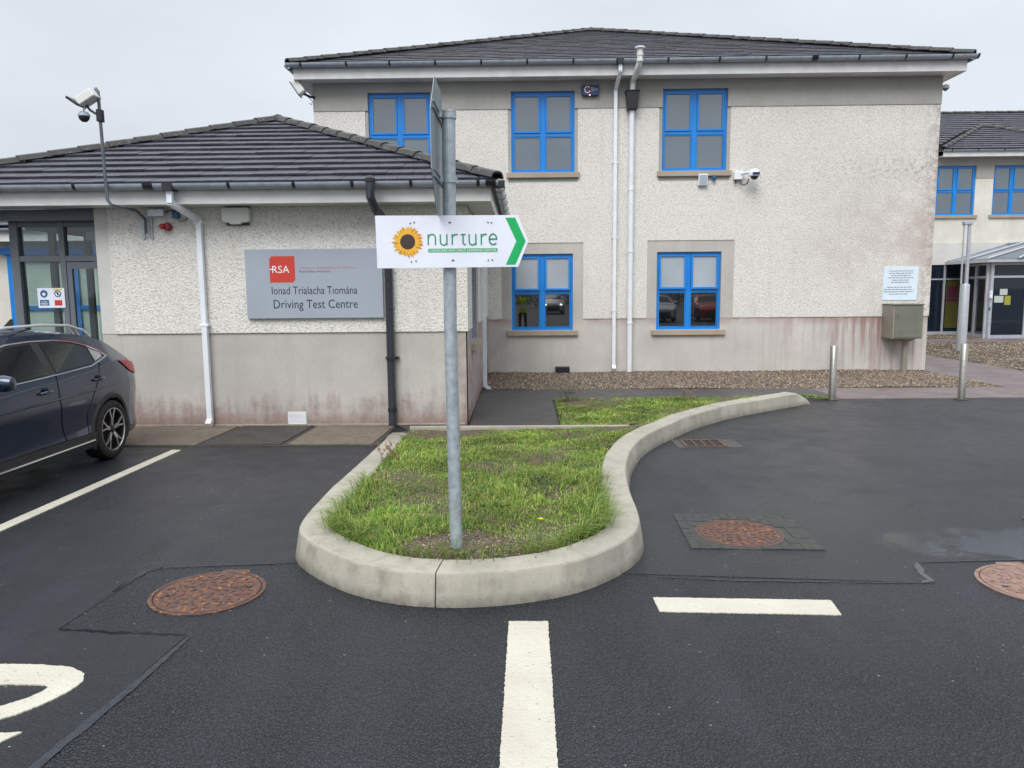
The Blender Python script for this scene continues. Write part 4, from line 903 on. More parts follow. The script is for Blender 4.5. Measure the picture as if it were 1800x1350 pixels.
for h in LO: window(mb_, mpM, *h, .08, 'pane_sky_blind', 'pane_dark', tilt=.045, mid=.505)
ex0, ex1, ey, cz = -4.57, 8.79, 15.66, 6.21; ax_ = (ex0+ex1)/2-.15; hd = (ex1-ex0)/2; ay_ = ey+hd; az_ = 8.90
rm = MB().box(xl, xr, YM, YM+12, 6.01, 6.03).build('roof', 'black_plastic', mb_)
roof_slope(rm, (ex0, ey, cz), (ex1, ey, cz), (ax_, ay_, az_), (ax_, ay_, az_), .30, .33, 'roof_tile_main', 0, .022, .031)
roof_slope(rm, (ex1, ey, cz), (ex1, ey+14, cz), (ax_, ay_, az_), (ax_, ey+14, az_), .30, .33, 'roof_tile_main', 0, .022, .031)
roof_slope(rm, (ex0, ey+14, cz), (ex0, ey, cz), (ax_, ey+14, az_), (ax_, ay_, az_), .30, .33, 'roof_tile_main', 0, .022, .031)
hip_caps(rm, (ex0-.02, ey-.02, cz+.03), (ax_, ay_, az_+.02), 24); hip_caps(rm, (ex1+.02, ey-.02, cz+.03), (ax_, ay_, az_+.02), 24); hip_caps(rm, (ax_, ay_, az_+.02), (ax_, ey+14, az_+.02), 16)
SM = 5.95
MB().box(ex0+.05, ex1-.05, ey+.045, ey+.07, SM-.01, 6.18).build('fascia', 'fascia_white', mb_, bevel=.004)
for x in (ex0+.05, ex1-.075): MB().box(x, x+.025, ey+.071, YM+12, SM-.01, 6.18).build('fascia', 'fascia_white', mb_)
MB().box(ex0+.076, ex1-.076, ey+.071, YM-.034, SM, SM+.014).build('soffit', 'fascia_white', mb_)
MB().box(ex0+.076, xl-.002, YM-.033, YM+12, SM, SM+.014).build('soffit', 'fascia_white', mb_); MB().box(xr+.006, ex1-.076, YM-.033, YM+12, SM, SM+.014).build('soffit', 'fascia_white', mb_)
gutter_run(mb_, (ex0-.06, ey-.05, 6.215), (ex1+.06, ey-.05, 6.215), .075, [.3, 1.2, 2.05, 2.95, 3.85, 4.75, 5.65, 7.5, 8.5, 9.4, 11.2, 12.1, 13.0, 13.5], [6.55, 10.35])
for x in (ex0-.045, ex1+.045): gutter_run(mb_, (x, ey+.035, 6.21), (x, ey+12, 6.21), .075, [1, 2, 3], [.05])
p1 = 1.925
d1 = sq_pipe([(p1+.02, ey-.05, 6.15), (p1+.02, ey-.05, 6.0), (p1-.02, YM-.09, 5.74), (p1-.02, YM-.09, .14)], .036).build('downpipe', 'upvc_white', mb_, bevel=.006)
sq_pipe([(p1-.02, YM-.09, .14), (p1-.02, YM-.17, .08)], .04).build('pipe_shoe', 'upvc_white', d1)
MB().box(p1-.04, p1+.08, ey-.135, ey+.03, 6.125, 6.23).build('gutter_outlet', 'black_plastic', d1)
for z in (1.3, 2.8, 4.3): MB().box(p1-.07, p1+.03, YM-.13, YM-.02, z, z+.035).build('pipe_clip', 'upvc_white', d1)
p2 = 2.235
d2 = MB().tube([(p2, YM-.1, 5.33), (p2, YM-.1, 0)], .054, 16).build('downpipe', 'upvc_white', mb_, smooth=True)
for z in (1.02, 3.75, 2.5): MB().lathe([(.055, 0), (.063, .004), (.063, .05), (.055, .055)], (p2, YM-.1, z), n=16).build('pipe_collar', 'upvc_white', d2, smooth=True)
hp = MB(); hp.add([(p2-.13, YM-.24, 5.68), (p2+.13, YM-.24, 5.68), (p2+.13, YM-.01, 5.68), (p2-.13, YM-.01, 5.68), (p2-.10, YM-.22, 5.34), (p2+.10, YM-.22, 5.34), (p2+.10, YM-.02, 5.34), (p2-.10, YM-.02, 5.34)],
                   [(0, 1, 2, 3), (4, 5, 6, 7), (0, 1, 5, 4), (1, 2, 6, 5), (2, 3, 7, 6), (3, 0, 4, 7)]).box(p2-.145, p2+.145, YM-.255, YM-.0355, 5.681, 5.705); hp.build('pipe_hopper', 'black_plastic', d2, bevel=.008)
vp = MB().tube([(p2+.07, ey-.2, 6.37), (p2+.07, ey-.2, 6.14), (p2+.04, ey-.05, 6.0), (p2+.0, YM-.2, 5.88), (p2, YM-.15, 5.70)], .058, 16).build('vent_pipe', 'fascia_white', mb_, smooth=True)
MB().lathe([(.06, 0), (.1, .01), (.1, .035), (.001, .05)], (p2+.07, ey-.2, 6.36), n=20).build('vent_cap', 'upvc_white', vp, smooth=True)
for z in (6.12, 6.23): MB().lathe([(.058, 0), (.067, .004), (.067, .045), (.058, .05)], (p2+.07, ey-.2, z), n=16).build('pipe_collar', 'fascia_white', vp, smooth=True)
tag(MB().box(.68, .98, YM-.11, YM-.002, .02, .14).build('boiler_outlet', 'black_plastic', bevel=.01), 'low black box at the wall foot below the left ground window', 'outlet')

# ================================================================== REAR BLOCK WITH ENTRANCE (right)
YB = 28.0
rb = thing('entrance_block', 'far two storey block with blue windows and glazed ground floor on the right', 'building', (17, YB, 0)); mpB = lambda u, d, z: (u, YB+d, z)
WB = [(14.76, 16.13, 4.27, 5.99), (16.76, 18.13, 4.27, 5.99), (18.76, 20.1, 4.27, 5.99)]
weld(wall_plate(14.6, 21.5, 3.3, 5.55, [(a, b, c-.2, d+1) for a, b, c, d in WB], .14, mpB).build('wall', 'render_cream', rb))
weld(wall_plate(14.6, 21.5, 5.551, 6.3, WB, .14, lambda u, d, z: (u, YB-.02+d, z)).build('render_band', 'render_band', rb))
for (a, b, c, d) in WB: weld(wall_plate(a-.0, b+.0, c-.2, c, [], .12, lambda u, d, z: (u, YB+.004+d, z)).build('window_apron', 'render_cream', rb))
weld(wall_plate(14.6, 21.5, 2.52, 3.299, [], .16, lambda u, d, z: (u, YB-.03+d, z)).build('lintel_band', 'render_pale', rb))
for h in WB: window(rb, mpB, *h, .08, mid=.49)
MB().box(14.62, 21.5, YB+.2, YB+10, 0, 6.3).build('rear_wall', 'interior_grey', rb); MB().box(9.5, 14.59, YB+.05, YB+10, 0, 6.3).build('side_wall', 'render_cream', rb)
by = YB-.5; bx0, bx1 = 14.65, 20.75; bd = (bx1-bx0)/2; bz = 6.48
rr = MB().box(14.7, 21, YB, YB+9, 6.31, 6.33).build('roof', 'black_plastic', rb)
roof_slope(rr, (bx0, by, bz), (bx1, by, bz), (bx0+bd, by+bd, bz+1.37), (bx0+bd, by+bd, bz+1.37), .30, .33, 'roof_tile', 0)
roof_slope(rr, (bx0, by+7, bz), (bx0, by, bz), (bx0+bd, by+7, bz+1.37), (bx0+bd, by+bd, bz+1.37), .30, .33, 'roof_tile', 0)
roof_slope(rr, (bx1, by, bz), (bx1, by+7, bz), (bx0+bd, by+bd, bz+1.37), (bx0+bd, by+7, bz+1.37), .30, .33, 'roof_tile', 0)
roof_slope(rr, (8, by+1.6, bz), (36, by+1.6, bz), (8, by+7, bz+2.7), (36, by+7, bz+2.7), .30, .33, 'roof_tile', 0)
hip_caps(rr, (bx0, by, bz+.03), (bx0+bd, by+bd, bz+1.39), 11); hip_caps(rr, (bx1, by, bz+.03), (bx0+bd, by+bd, bz+1.39), 11); hip_caps(rr, (8, by+7, bz+2.71), (36, by+7, bz+2.71), 60)
MB().box(bx0+.05, bx1-.05, by+.045, by+.07, 6.24, 6.45).build('fascia', 'fascia_white', rb); MB().box(bx0+.05, bx1-.05, by+.071, YB-.022, 6.27, 6.285).build('soffit', 'fascia_white', rb)
gutter_run(rb, (bx0, by, 6.46), (bx1, by, 6.46), .06, [.3, 1.2, 2.1, 3.0, 3.9])
# ground-floor glazing
for x in (14.62, 15.2, 15.82): MB().box(x, x+.07, YB-.02, YB+.06, .001, 2.51).build('mullion', 'light_column', rb)
MB().box(14.69, 15.82, YB-.01, YB+.05, 1.98, 2.03).build('transom', 'light_column', rb); MB().box(14.69, 15.82, YB-.012, YB+.05, 0, .12).build('base_rail', 'light_column', rb)
for a, b in ((14.69, 15.2), (15.27, 15.82)): MB().box(a, b, YB+.02, YB+.026, .12, 2.51).build('pane', 'pane_navy', rb)
vs_ = thing('entrance_vestibule', 'white framed glazed entrance vestibule with pitched canopy far right', 'vestibule', (17, 25.8, 0))
def vpane(a, b, name, z0=0., z1=2.5, tr=2.05):
    a, b = Vector((*a, 0)), Vector((*b, 0)); d = (b-a).normalized(); n_ = Vector((d.y, -d.x, 0)); ln = (b-a).length; c = (a+b)/2; up = Vector((0, 0, 1))
    for p in (a, b): MB().obox(p+up*(z0+z1)/2, d, n_, up, .045, .05, (z1-z0)/2).build('post', 'light_column', vs_)
    for z, h in ((z0+.06, .06), (tr, .035), (z1-.03, .03)): MB().obox(c+up*z, d, n_, up, ln/2-.046, .035, h).build('rail', 'light_column', vs_)
    MB().obox(c+up*(z0+tr)/2, d, n_, up, ln/2-.046, .004, (tr-z0)/2-.04).build('pane', 'pane_navy', vs_); MB().obox(c+up*(tr+z1)/2, d, n_, up, ln/2-.046, .004, (z1-tr)/2-.03).build('pane', 'pane_navy', vs_)
vpane((15.9, 27.9), (15.72, 26.85), 'a'); vpane((15.70, 26.78), (15.50, 25.85), 'b')
vpane((15.56, 25.74), (16.72, 25.74), 'c'); vpane((16.82, 25.74), (18.0, 25.74), 'd'); vpane((18.05, 25.8), (18.3, 27.9), 'e')
MB().box(15.2, 18.6, 25.45, 28.0-.04, 2.52, 2.62).build('canopy_frame', 'light_column', vs_)
cr = MB(); cr.add([(15.2, 25.45, 2.63), (15.2, 27.9, 2.63), (17.3, 27.9, 3.22), (17.3, 25.7, 3.22), (18.9, 25.45, 2.63), (18.9, 27.9, 2.63)], [(0, 1, 2, 3), (4, 3, 2, 5), (0, 3, 4)]); cr.build('canopy_glazing', 'pane_upper', vs_)
for p, q in (((15.2, 25.44, 2.64), (17.3, 25.69, 3.24)), ((18.9, 25.44, 2.64), (17.3, 25.69, 3.24)), ((17.3, 25.7, 3.24), (17.3, 27.9, 3.24)), ((16.2, 25.4, 2.65), (16.75, 25.35, 2.95)), ((16.75, 25.35, 2.95), (17.3, 25.4, 2.65)), ((15.25, 27.85, 2.65), (17.3, 27.85, 3.24)), ((15.2, 26.6, 2.66), (17.3, 26.8, 3.25))):
    MB().tube([p, q], .035, 6).build('canopy_bar', 'light_column', vs_)
for (x0, x1, z0, z1, m) in ((15.85, 16.1, 1.45, 1.65, 'poster_white'), (15.68, 15.98, 1.2, 1.42, 'poster_white'), (16.02, 16.22, 1.12, 1.42, 'poster_yellow'), (16.9, 17.1, 1.2, 1.45, 'poster_white'), (16.93, 17.05, 1.5, 1.8, 'poster_white')):
    tag(MB().box(x0, x1, 25.722, 25.728, z0, z1).build('door_notice', m), {(15.85): 'small white notice high on the entrance door', 15.68: 'white notice low on the entrance door', 16.02: 'yellow notice on the entrance door', 16.9: 'low white notice on the far right door leaf', 16.93: 'high white notice on the far right door leaf'}[x0], 'notice')
po = thing('window_poster', 'glass dimmed yellow and magenta poster inside the far entrance glazing', 'poster', (15.5, 28, 1))
MB().box(15.32, 15.78, YB-.006, YB+.0, .25, 1.95).build('sheet', 'poster_dim', po); MB().box(15.36, 15.74, YB-.010, YB-.007, 1.35, 1.75).build('picture', 'poster_magenta', po); MB().box(15.33, 15.77, YB-.0105, YB-.0075, 1.2, 1.32).build('caption', 'poster_magenta', po)  # poster colours darkened to imitate dim glass in front of them
tag(MB().box(15.47, 15.55, 25.60, 25.68, 1.35, 1.6).build('intercom', 'upvc_white', bevel=.01), 'small white intercom box on the vestibule door post', 'intercom')
tag(MB().box(15.485, 15.545, 25.66, 25.69, .95, 1.05).build('push_pad', 'decal_blue', bevel=.006), 'small blue push pad on the vestibule door post', 'button')

# ================================================================== SIGN POST, SIGNS
px, py = -.43, 4.53; pz = float(bed_z(np.array([px]), np.array([py]))[0])
post = thing('sign_post', 'tall round galvanised steel post standing in the grass bed', 'post', (px, py, pz))
MB().tube([(px+.012, py, pz-.1), (px, py, 1.6), (px-.008+.02, py, 2.765)], .0385, 24).build('tube', 'galvanised', post, smooth=True)
MB().lathe([(.0385, 0), (.041, .002), (.041, .012), (.001, .016)], (px+.012, py, 2.763), n=24).build('end_cap', 'galvanised', post, smooth=True)
MB().lathe([(.14, -.03), (.12, .012), (.06, .02), (.038, .022)], (px+.012, py, pz), n=20).build('footing', 'soil', post, smooth=True)
ar = thing('direction_sign', 'white arrow shaped sign reading nurture with sunflower and green chevron', 'sign', (px, py-.06, 1.9))
sx0, sz0, kx, kz = -.846, 2.182, .882/1740, .298/595
qx = lambda u: sx0+(u-20)*kx
qz = lambda v: sz0-(v-35)*kz
ya = py-.070
MB().flat([(qx(20), qz(35)), (qx(1640), qz(44)), (qx(1760), qz(338)), (qx(1640), qz(630)), (qx(30), qz(634))][::-1], ya, ya+.004).build('plate', 'sign_white', ar)
MB().box(-.83, -.05, ya+.005, ya+.028, 2.10, 2.135).box(-.83, -.05, ya+.005, ya+.028, 1.93, 1.965).build('stiffener', 'sign_aluminium', ar)
for z in (2.117, 1.947): MB().lathe([(.0395, -.014), (.045, -.014), (.045, .014), (.0395, .014)], (px, py, z), n=24).build('post_clip', 'galvanised', ar)
MB().flat([(qx(1500), qz(72)), (qx(1610), qz(72)), (qx(1728), qz(338)), (qx(1610), qz(605)), (qx(1500), qz(605)), (qx(1622), qz(338))][::-1], ya-.0015, ya-.0005).build('chevron', 'sign_green', ar)
fx, fz = qx(385), qz(335)
def petals(n, r0, r1, wd, off, mat, y, nm):
    mb = MB()
    for k in range(n):
        a = 2*math.pi*(k+off)/n+random.uniform(-.06, .06); rr = r1*random.uniform(.9, 1.05); d = Vector((math.cos(a), math.sin(a))); e = Vector((-d.y, d.x))*wd*random.uniform(.85, 1.15); b = a+random.uniform(-.08, .08)
        c = Vector((fx, fz)); tip = c+Vector((math.cos(b), math.sin(b)))*rr
        P = [c+d*r0-e*.6, c+d*(r0+(rr-r0)*.45)-e, c+d*(r0+(rr-r0)*.8)-e*.6, tip, c+d*(r0+(rr-r0)*.8)+e*.6, c+d*(r0+(rr-r0)*.45)+e, c+d*r0+e*.6]
        yy = y-.00004*k; mb.add([(p.x, yy, p.y) for p in P], [tuple(range(7))])
    return mb.build(nm, mat, ar)
petals(24, .03, 182*kx, 20*kx, .0, 'petal_dark', ya-.0007, 'back_petals'); petals(23, .03, 174*kx, 17*kx, .5, 'petal', ya-.0018, 'front_petals')
MB().lathe([(.00005, -.0008), (86*kx, 0)], (fx, ya-.003, fz), (0, 1, 0), 28, False).build('flower_disc', 'disc_brown', ar)
def nurture():
    h0, h1 = 376, 252
    def arch(x0, x1, up=True, n=10):      # n / u bows
        r = (x1-x0)/2; o = []
        for k in range(n+1):
            a = math.pi*k/n; o.append((x0+r-r*math.cos(a), (h1+r-r*math.sin(a)*1.0) if up else (h0-r+r*math.sin(a))))
        return o
    S = []
    S += [[(619, h0), (619, h1)], [(621, 285)]+arch(624, 702)+[(702, h0)]]
    S += [[(758, h1)]+arch(758, 832, False)[0:]+[(832, h1)], [(832, h1), (832, h0)]]
    S += [[(893, h0), (893, h1)], [(895, 292), (902, 272), (918, 260), (938, 256), (958, 258)]]
    S += [[(992, 258), (1046, 258)], [(1016, 258), (1016, 345), (1020, 362), (1032, 372), (1048, 371)]]
    S += [[(1086, h1)]+arch(1086, 1162, False)+[(1162, h1)], [(1162, h1), (1162, h0)]]
    S += [[(1224, h0), (1224, h1)], [(1226, 292), (1233, 272), (1249, 260), (1268, 256), (1286, 258)]]
    e = [(1316, 312), (1398, 312)]+[(1357+42*math.cos(a), 314-60*math.sin(a)) for a in [R(x) for x in range(0, 300, 15)]]+[(1384, 366), (1394, 356)]
    S.append(e)
    strokes([[(qx(a), qz(b)) for a, b in s_] for s_ in S], 7.6*kx, ya, 'text_green', ar, 'lettering', .0012)
nurture()
r_ = 12*kx; stp = []
for cx_, cz_, a0 in ((qx(1408)-r_, qz(415)-r_, 0), (qx(615)+r_, qz(415)-r_, 90), (qx(615)+r_, qz(458)+r_, 180), (qx(1408)-r_, qz(458)+r_, 270)):
    for k in range(5): a = R(a0+k*22.5); stp.append((cx_+r_*math.cos(a), cz_+r_*math.sin(a)))
MB().flat(stp, ya-.0012, ya-.0004).build('strapline_bar', 'strip_green', ar)
text_on('CHILDCARE AND EARLY LEARNING CENTRE', qx(632), qx(1392), qz(450), qz(424), ya-.0012, 'text_white', ar, th=.0008)
for u, v in ((420, 125), (463, 115), (862, 118), (876, 122), (1302, 122), (1340, 127), (422, 562), (475, 553), (890, 552), (905, 546), (1300, 552), (1348, 550)):
    MB().lathe([(.0045, -.003), (.0045, .0)], (qx(u), ya-.0004, qz(v)), (0, 1, 0), 8).build('bolt', 'text_mid', ar)
# octagonal sign seen from the edge, face turned away to the left
oc = thing('octagonal_road_sign', 'octagonal road sign seen edge on from behind at the post top', 'sign', (-.475, 4.53, 2.55))
c8 = [(4.53+.405*math.cos(R(22.5+45*k)), 2.552+.405*math.sin(R(22.5+45*k))) for k in range(8)]
MB().prism(c8, lambda p: (-.482, p[0], p[1]), lambda p: (-.478, p[0], p[1])).build('plate', 'sign_aluminium', oc)
c7 = [(4.53+.395*math.cos(R(22.5+45*k)), 2.552+.395*math.sin(R(22.5+45*k))) for k in range(8)]
MB().prism(c7, lambda p: (-.4835, p[0], p[1]), lambda p: (-.4825, p[0], p[1])).build('face_film', 'rsa_red', oc)
for z in (2.745, 2.385):
    MB().box(-.4775, -.466, 4.22, 4.84, z-.02, z-.014).box(-.4775, -.466, 4.22, 4.84, z+.014, z+.02).box(-.4775, -.474, 4.22, 4.84, z-.0135, z+.0135).build('mounting_channel', 'sign_aluminium', oc)
    MB().lathe([(.0395, -.016), (.0445, -.016), (.0445, .016), (.0395, .016)], (px+.012, py, z), n=24).box(-.472, -.45, py-.05, py-.042, z-.014, z+.014).build('post_clip', 'galvanised', oc)

# ------------------------------------------------------------------ driving test board
bd_ = thing('building_sign', 'grey wall board reading Driving Test Centre with red RSA logo', 'sign', (-2.65, YL-.06, 1.85))
yb = YL-.075; ox, oz, sx_, sz_ = -3.53, 2.292, 1.75/1765, .877/870
bx = lambda u: ox+(u-15)*sx_
bz_ = lambda v: oz-(v-20)*sz_
MB().box(-3.53, -1.78, yb, yb+.045, 1.415, 2.292).build('board', 'board_grey', bd_, bevel=.003)
MB().flat([(bx(330), bz_(437)), (bx(628), bz_(437)), (bx(655), bz_(405)), (bx(655), bz_(108)), (bx(360), bz_(108)), (bx(330), bz_(142))], yb-.002, yb-.0005).build('logo_panel', 'rsa_red', bd_)
text_on('RSA', bx(364), bx(585), bz_(318), bz_(228), yb-.002, 'text_white', bd_, 'logo_lettering')
MB().box(bx(330), bx(368), yb-.004, yb-.0025, bz_(277), bz_(266)).build('logo_bar', 'text_white', bd_)
text_on('Údarás Um Shábháilteacht Ar Bhóithre', bx(715), bx(1425), bz_(268), bz_(230), yb, 'text_pink', bd_)
text_on('Road Safety Authority', bx(715), bx(1115), bz_(324), bz_(284), yb, 'text_mid', bd_)
text_on('Ionad Trialacha Tıomána', bx(345), bx(1450), bz_(586), bz_(488), yb, 'text_dark', bd_)
text_on('Driving Test Centre', bx(362), bx(1450), bz_(798), bz_(655), yb, 'text_dark', bd_)

# ------------------------------------------------------------------ wall furniture of the low block
t = thing('wall_light', 'white oblong bulkhead box under the eaves of the low block', 'light', (-3.6, YL-.1, 2.7))
MB().flat([(-3.78, 2.81), (-3.78, 2.66), (-3.755, 2.63), (-3.70, 2.625), (-3.67, 2.605), (-3.56, 2.605), (-3.53, 2.625), (-3.45, 2.63), (-3.43, 2.66), (-3.43, 2.79), (-3.45, 2.812)], YL-.13, YL-.05).build('housing', 'concrete_white_box', t, bevel=.012)
MB().box(-3.75, -3.46, YL-.05, YL-.015, 2.595, 2.83).build('back_plate', 'black_plastic', t)
t = thing('fire_sounder', 'small red sounder on the wall of the low block', 'sounder', (-4.5, YL-.05, 2.58))
MB().lathe([(.052, 0), (.052, .05), (.04, .06), (.04, .09), (.001, .095)], (-4.5, YL-.02, 2.585), (0, -1, 0), 20).build('horn', 'siren_red', t, smooth=True)
MB().lathe([(.03, 0), (.036, .03), (.02, .05), (.001, .052)], (-4.535, YL-.1, 2.585), (0, -1, 0), 16).build('lens', 'lens_red', t, smooth=True)
t = thing('junction_box', 'white junction box with cable under the eaves beside the mast', 'box', (-4.65, YL-.06, 2.75))
MB().box(-4.72, -4.52, YL-.12, YL-.03, 2.715, 2.80).build('box', 'upvc_white', t, bevel=.008); MB().tube([(-4.52, YL-.07, 2.76), (-4.45, YL-.06, 2.79), (-4.4, YL-.05, 2.78), (-4.33, YL-.04, 2.76)], .008, 6).build('cable', 'black_plastic', t)
t = thing('blue_sensor', 'tiny blue sensor box hanging under the eaves near the downpipe', 'sensor', (-4.4, YL-.05, 2.73))
MB().box(-4.42, -4.34, YL-.1, YL-.04, 2.69, 2.77).build('box', 'decal_blue', t, bevel=.006); MB().tube([(-4.36, YL-.07, 2.69), (-4.33, YL-.07, 2.65), (-4.27, YL-.05, 2.66), (-4.25, YL-.03, 2.7)], .005, 6).build('wire', 'black_plastic', t)
ms = thing('camera_mast', 'thin grey mast with floodlight and camera above the low roof', 'mast', (-4.78, YL-.1, 2.5))
MB().tube([(-4.76, YL-.1, 2.5), (-4.76, YL-.1, 2.68), (-4.80, YL-.22, 2.77), (-4.90, eY-.13, 2.80), (-4.945, eY-.13, 2.86), (-4.955, eY-.13, 3.2), (-4.965, eY-.13, 4.02), (-4.965, eY-.13, 4.10), (-4.985, eY-.13, 4.135), (-5.0, eY-.13, 4.13)], .019, 10).build('pole', 'mast_grey', ms, smooth=True)
MB().box(-4.83, -4.80, YL-.05, YL-.018, 2.44, 2.72).box(-4.73, -4.70, YL-.05, YL-.018, 2.44, 2.72).box(-4.9, -4.6, YL-.06, YL-.0505, 2.70, 2.74).build('wall_bracket', 'galvanised', ms)
MB().box(-4.99, -4.93, eY-.17, eY-.09, 3.76, 3.90).build('clamp', 'black_plastic', ms, bevel=.006)
MB().tube([(-4.97, eY-.14, 3.83), (-5.06, eY-.16, 3.89), (-5.1, eY-.17, 3.95)], .014, 8).build('arm', 'black_plastic', ms)
fd = MB().obox((-5.06, eY-.18, 4.02), (.86, 0, .5), (0, 1, 0), (-.5, 0, .86), .11, .09, .05).build('floodlight', 'concrete_white_box', ms, bevel=.012)
MB().obox((-5.20, eY-.19, 3.97), (.82, 0, -.57), (0, 1, 0), (.57, 0, .82), .075, .10, .014).build('visor', 'black_plastic', fd)
cm = MB().lathe([(.001, -.065), (.03, -.058), (.055, -.03), (.06, 0)], (-5.13, eY-.17, 3.815), n=18).build('dome_camera', 'black_plastic', ms, smooth=True)
MB().lathe([(.066, 0), (.066, .02), (.045, .05), (.001, .055)], (-5.13, eY-.17, 3.816), n=18).build('camera_housing', 'board_grey', cm, smooth=True); MB().tube([(-5.13, eY-.17, 3.86), (-5.12, eY-.17, 3.93)], .01, 6).build('camera_stem', 'galvanised', cm)

# ------------------------------------------------------------------ wall furniture of the two-storey block
al = thing('alarm_box', 'dark blue alarm box with red light between the upper windows', 'alarm', (1.4, YM-.1, 5.8)); y_ = YM-.12
MB().flat([(1.22, 5.84), (1.22, 5.66), (1.25, 5.63), (1.54, 5.63), (1.57, 5.66), (1.57, 5.84)], y_, YM-.034).build('case', 'alarm_navy', al, bevel=.01)
ring = []
for k in range(13): a = R(40+k*25); ring.append((1.335+.055*math.cos(a), 5.745+.06*math.sin(a)))
strokes([ring], .009, y_, 'text_white', al, 'emblem', .002); MB().lathe([(.001, 0), (.035, 0)], (1.335, y_-.0015, 5.745), (0, 1, 0), 16, False).build('emblem_centre', 'siren_red', al)
for z, a, b in ((5.78, 1.40, 1.47), (5.757, 1.40, 1.54), (5.735, 1.41, 1.54), (5.712, 1.40, 1.46)): MB().box(a, b, y_-.003, y_-.0015, z-.006, z+.005).build('print_line', 'board_grey', al)
MB().lathe([(.001, -.02), (.014, -.012), (.016, 0)], (1.38, y_-.002, 5.645), n=12).build('status_light', 'led_red', al)
t = thing('junction_box', 'small white box under the right upper window sill', 'box', (3.7, YM-.05, 3.95)); MB().box(3.61, 3.80, YM-.10, YM-.02, 3.84, 4.07).build('case', 'upvc_white', t, bevel=.015); MB().box(3.625, 3.785, YM-.104, YM-.1005, 3.86, 4.05).build('lid', 'board_grey', t, bevel=.004)
t = thing('sensor', 'tiny blue grey sensor beside the white box under the sill', 'sensor', (3.93, YM-.05, 4)); MB().lathe([(.001, -.075), (.03, -.05), (.045, 0), (.04, .04), (.001, .05)], (3.925, YM-.08, 4.0), n=16).build('body', 'decal_blue', t, smooth=True)
t = thing('dome_camera', 'white dome camera with bracket box and cable on the upper wall', 'camera', (4.65, YM-.1, 4))
MB().box(4.33, 4.50, YM-.11, YM-.02, 3.95, 4.11).build('bracket_box', 'upvc_white', t, bevel=.01); MB().tube([(4.47, YM-.08, 4.06), (4.56, YM-.2, 4.07), (4.66, YM-.28, 4.08)], .03, 10).build('arm', 'upvc_white', t)
MB().lathe([(.105, 0), (.115, .01), (.115, .06), (.09, .12), (.04, .15), (.001, .155)], (4.68, YM-.3, 3.98), n=24).build('housing', 'upvc_white', t, smooth=True)
MB().lathe([(.001, -.075), (.045, -.065), (.075, -.03), (.08, 0)], (4.68, YM-.3, 3.985), n=20).build('dome', 'car_glass', t, smooth=True)
MB().box(4.61, 4.75, YM-.424, YM-.417, 4.0, 4.05).build('sticker', 'alarm_navy', t)
MB().tube([(4.46, YM-.07, 3.95), (4.47, YM-.1, 3.87), (4.52, YM-.12, 3.83), (4.58, YM-.16, 3.86), (4.60, YM-.2, 3.95)], .012, 8).build('cable', 'black_plastic', t, smooth=True); MB().tube([(4.37, YM-.07, 3.95), (4.37, YM-.07, 3.87)], .014, 8).build('cable_gland', 'black_plastic', t)
t = thing('corner_floodlight', 'grey floodlight on a bracket at the upper left corner of the block', 'floodlight', (-4.3, YM-.1, 5.75))
MB().obox((-4.47, YM-.22, 5.83), (.55, 0, -.83), (0, 1, 0), (.83, 0, .55), .15, .1, .08).build('housing', 'concrete_white_box', t, bevel=.03)
MB().obox((-4.535, YM-.22, 5.785), (.55, 0, -.83), (0, 1, 0), (.83, 0, .55), .16, .115, .012).build('glass', 'pane_upper', t)
MB().tube([(-4.40, YM-.2, 5.72), (-4.27, YM-.05, 5.68), (-4.2, YM-.035, 5.68)], .025, 8).build('bracket', 'black_plastic', t); MB().tube([(-4.33, YM-.1, 5.68), (-4.25, YM-.06, 5.6), (-4.27, YM-.05, 5.53), (-4.32, YM-.05, 5.56)], .008, 6).build('cable', 'black_plastic', t)
t = thing('corner_camera', 'small pale camera under the right eaves of the two storey block', 'camera', (8.6, YM+.1, 5.8))
MB().lathe([(.07, 0), (.075, .05), (.001, .09)], (8.58, YM+.05, 5.72), n=16).build('housing', 'upvc_white', t, smooth=True); MB().lathe([(.001, -.06), (.055, -.02), (.06, 0)], (8.58, YM+.05, 5.722), n=16).build('dome', 'pane_upper', t, smooth=True)
no = thing('wall_notice', 'white printed notice plate above the metal cabinet', 'notice', (7.84, YM-.05, 1.8))
MB().flat([(7.49, 2.165), (7.48, 1.475), (8.19, 1.475), (8.21, 2.165)], YM-.03, YM-.018).build('plate', 'notice_white', no)
def dashes(z, a, b):                                                    # print too small to read: word-length ink marks
    x = a
    while x < b-.01:
        l = min(random.uniform(.03, .09), b-x); MB().box(x, x+l, YM-.032, YM-.0305, z-.0065, z+.0065).build('print_line', 'text_mid', no); x += l+.014
for z, a, b in ((2.075, 7.60, 8.09), (2.028, 7.60, 8.08), (1.98, 7.64, 8.04), (1.935, 7.59, 8.10), (1.887, 7.67, 8.0), (1.84, 7.65, 8.02), (1.742, 7.57, 8.08), (1.695, 7.51, 8.12), (1.648, 7.51, 8.12), (1.60, 7.62, 8.02)): dashes(z, a, b)
cb = thing('utility_cabinet', 'grey olive metal cabinet on a pole against the right wall end', 'cabinet', (7.9, YM-.3, .67))
cy0, cy1 = YM-.52, YM-.03
MB().box(7.50, 8.10, cy0, cy1, .70, 1.385).build('case', 'cabinet_side', cb, bevel=.008); MB().box(7.53, 8.085, cy0-.018, cy0-.001, .725, 1.355).build('door', 'cabinet_olive', cb, bevel=.005)
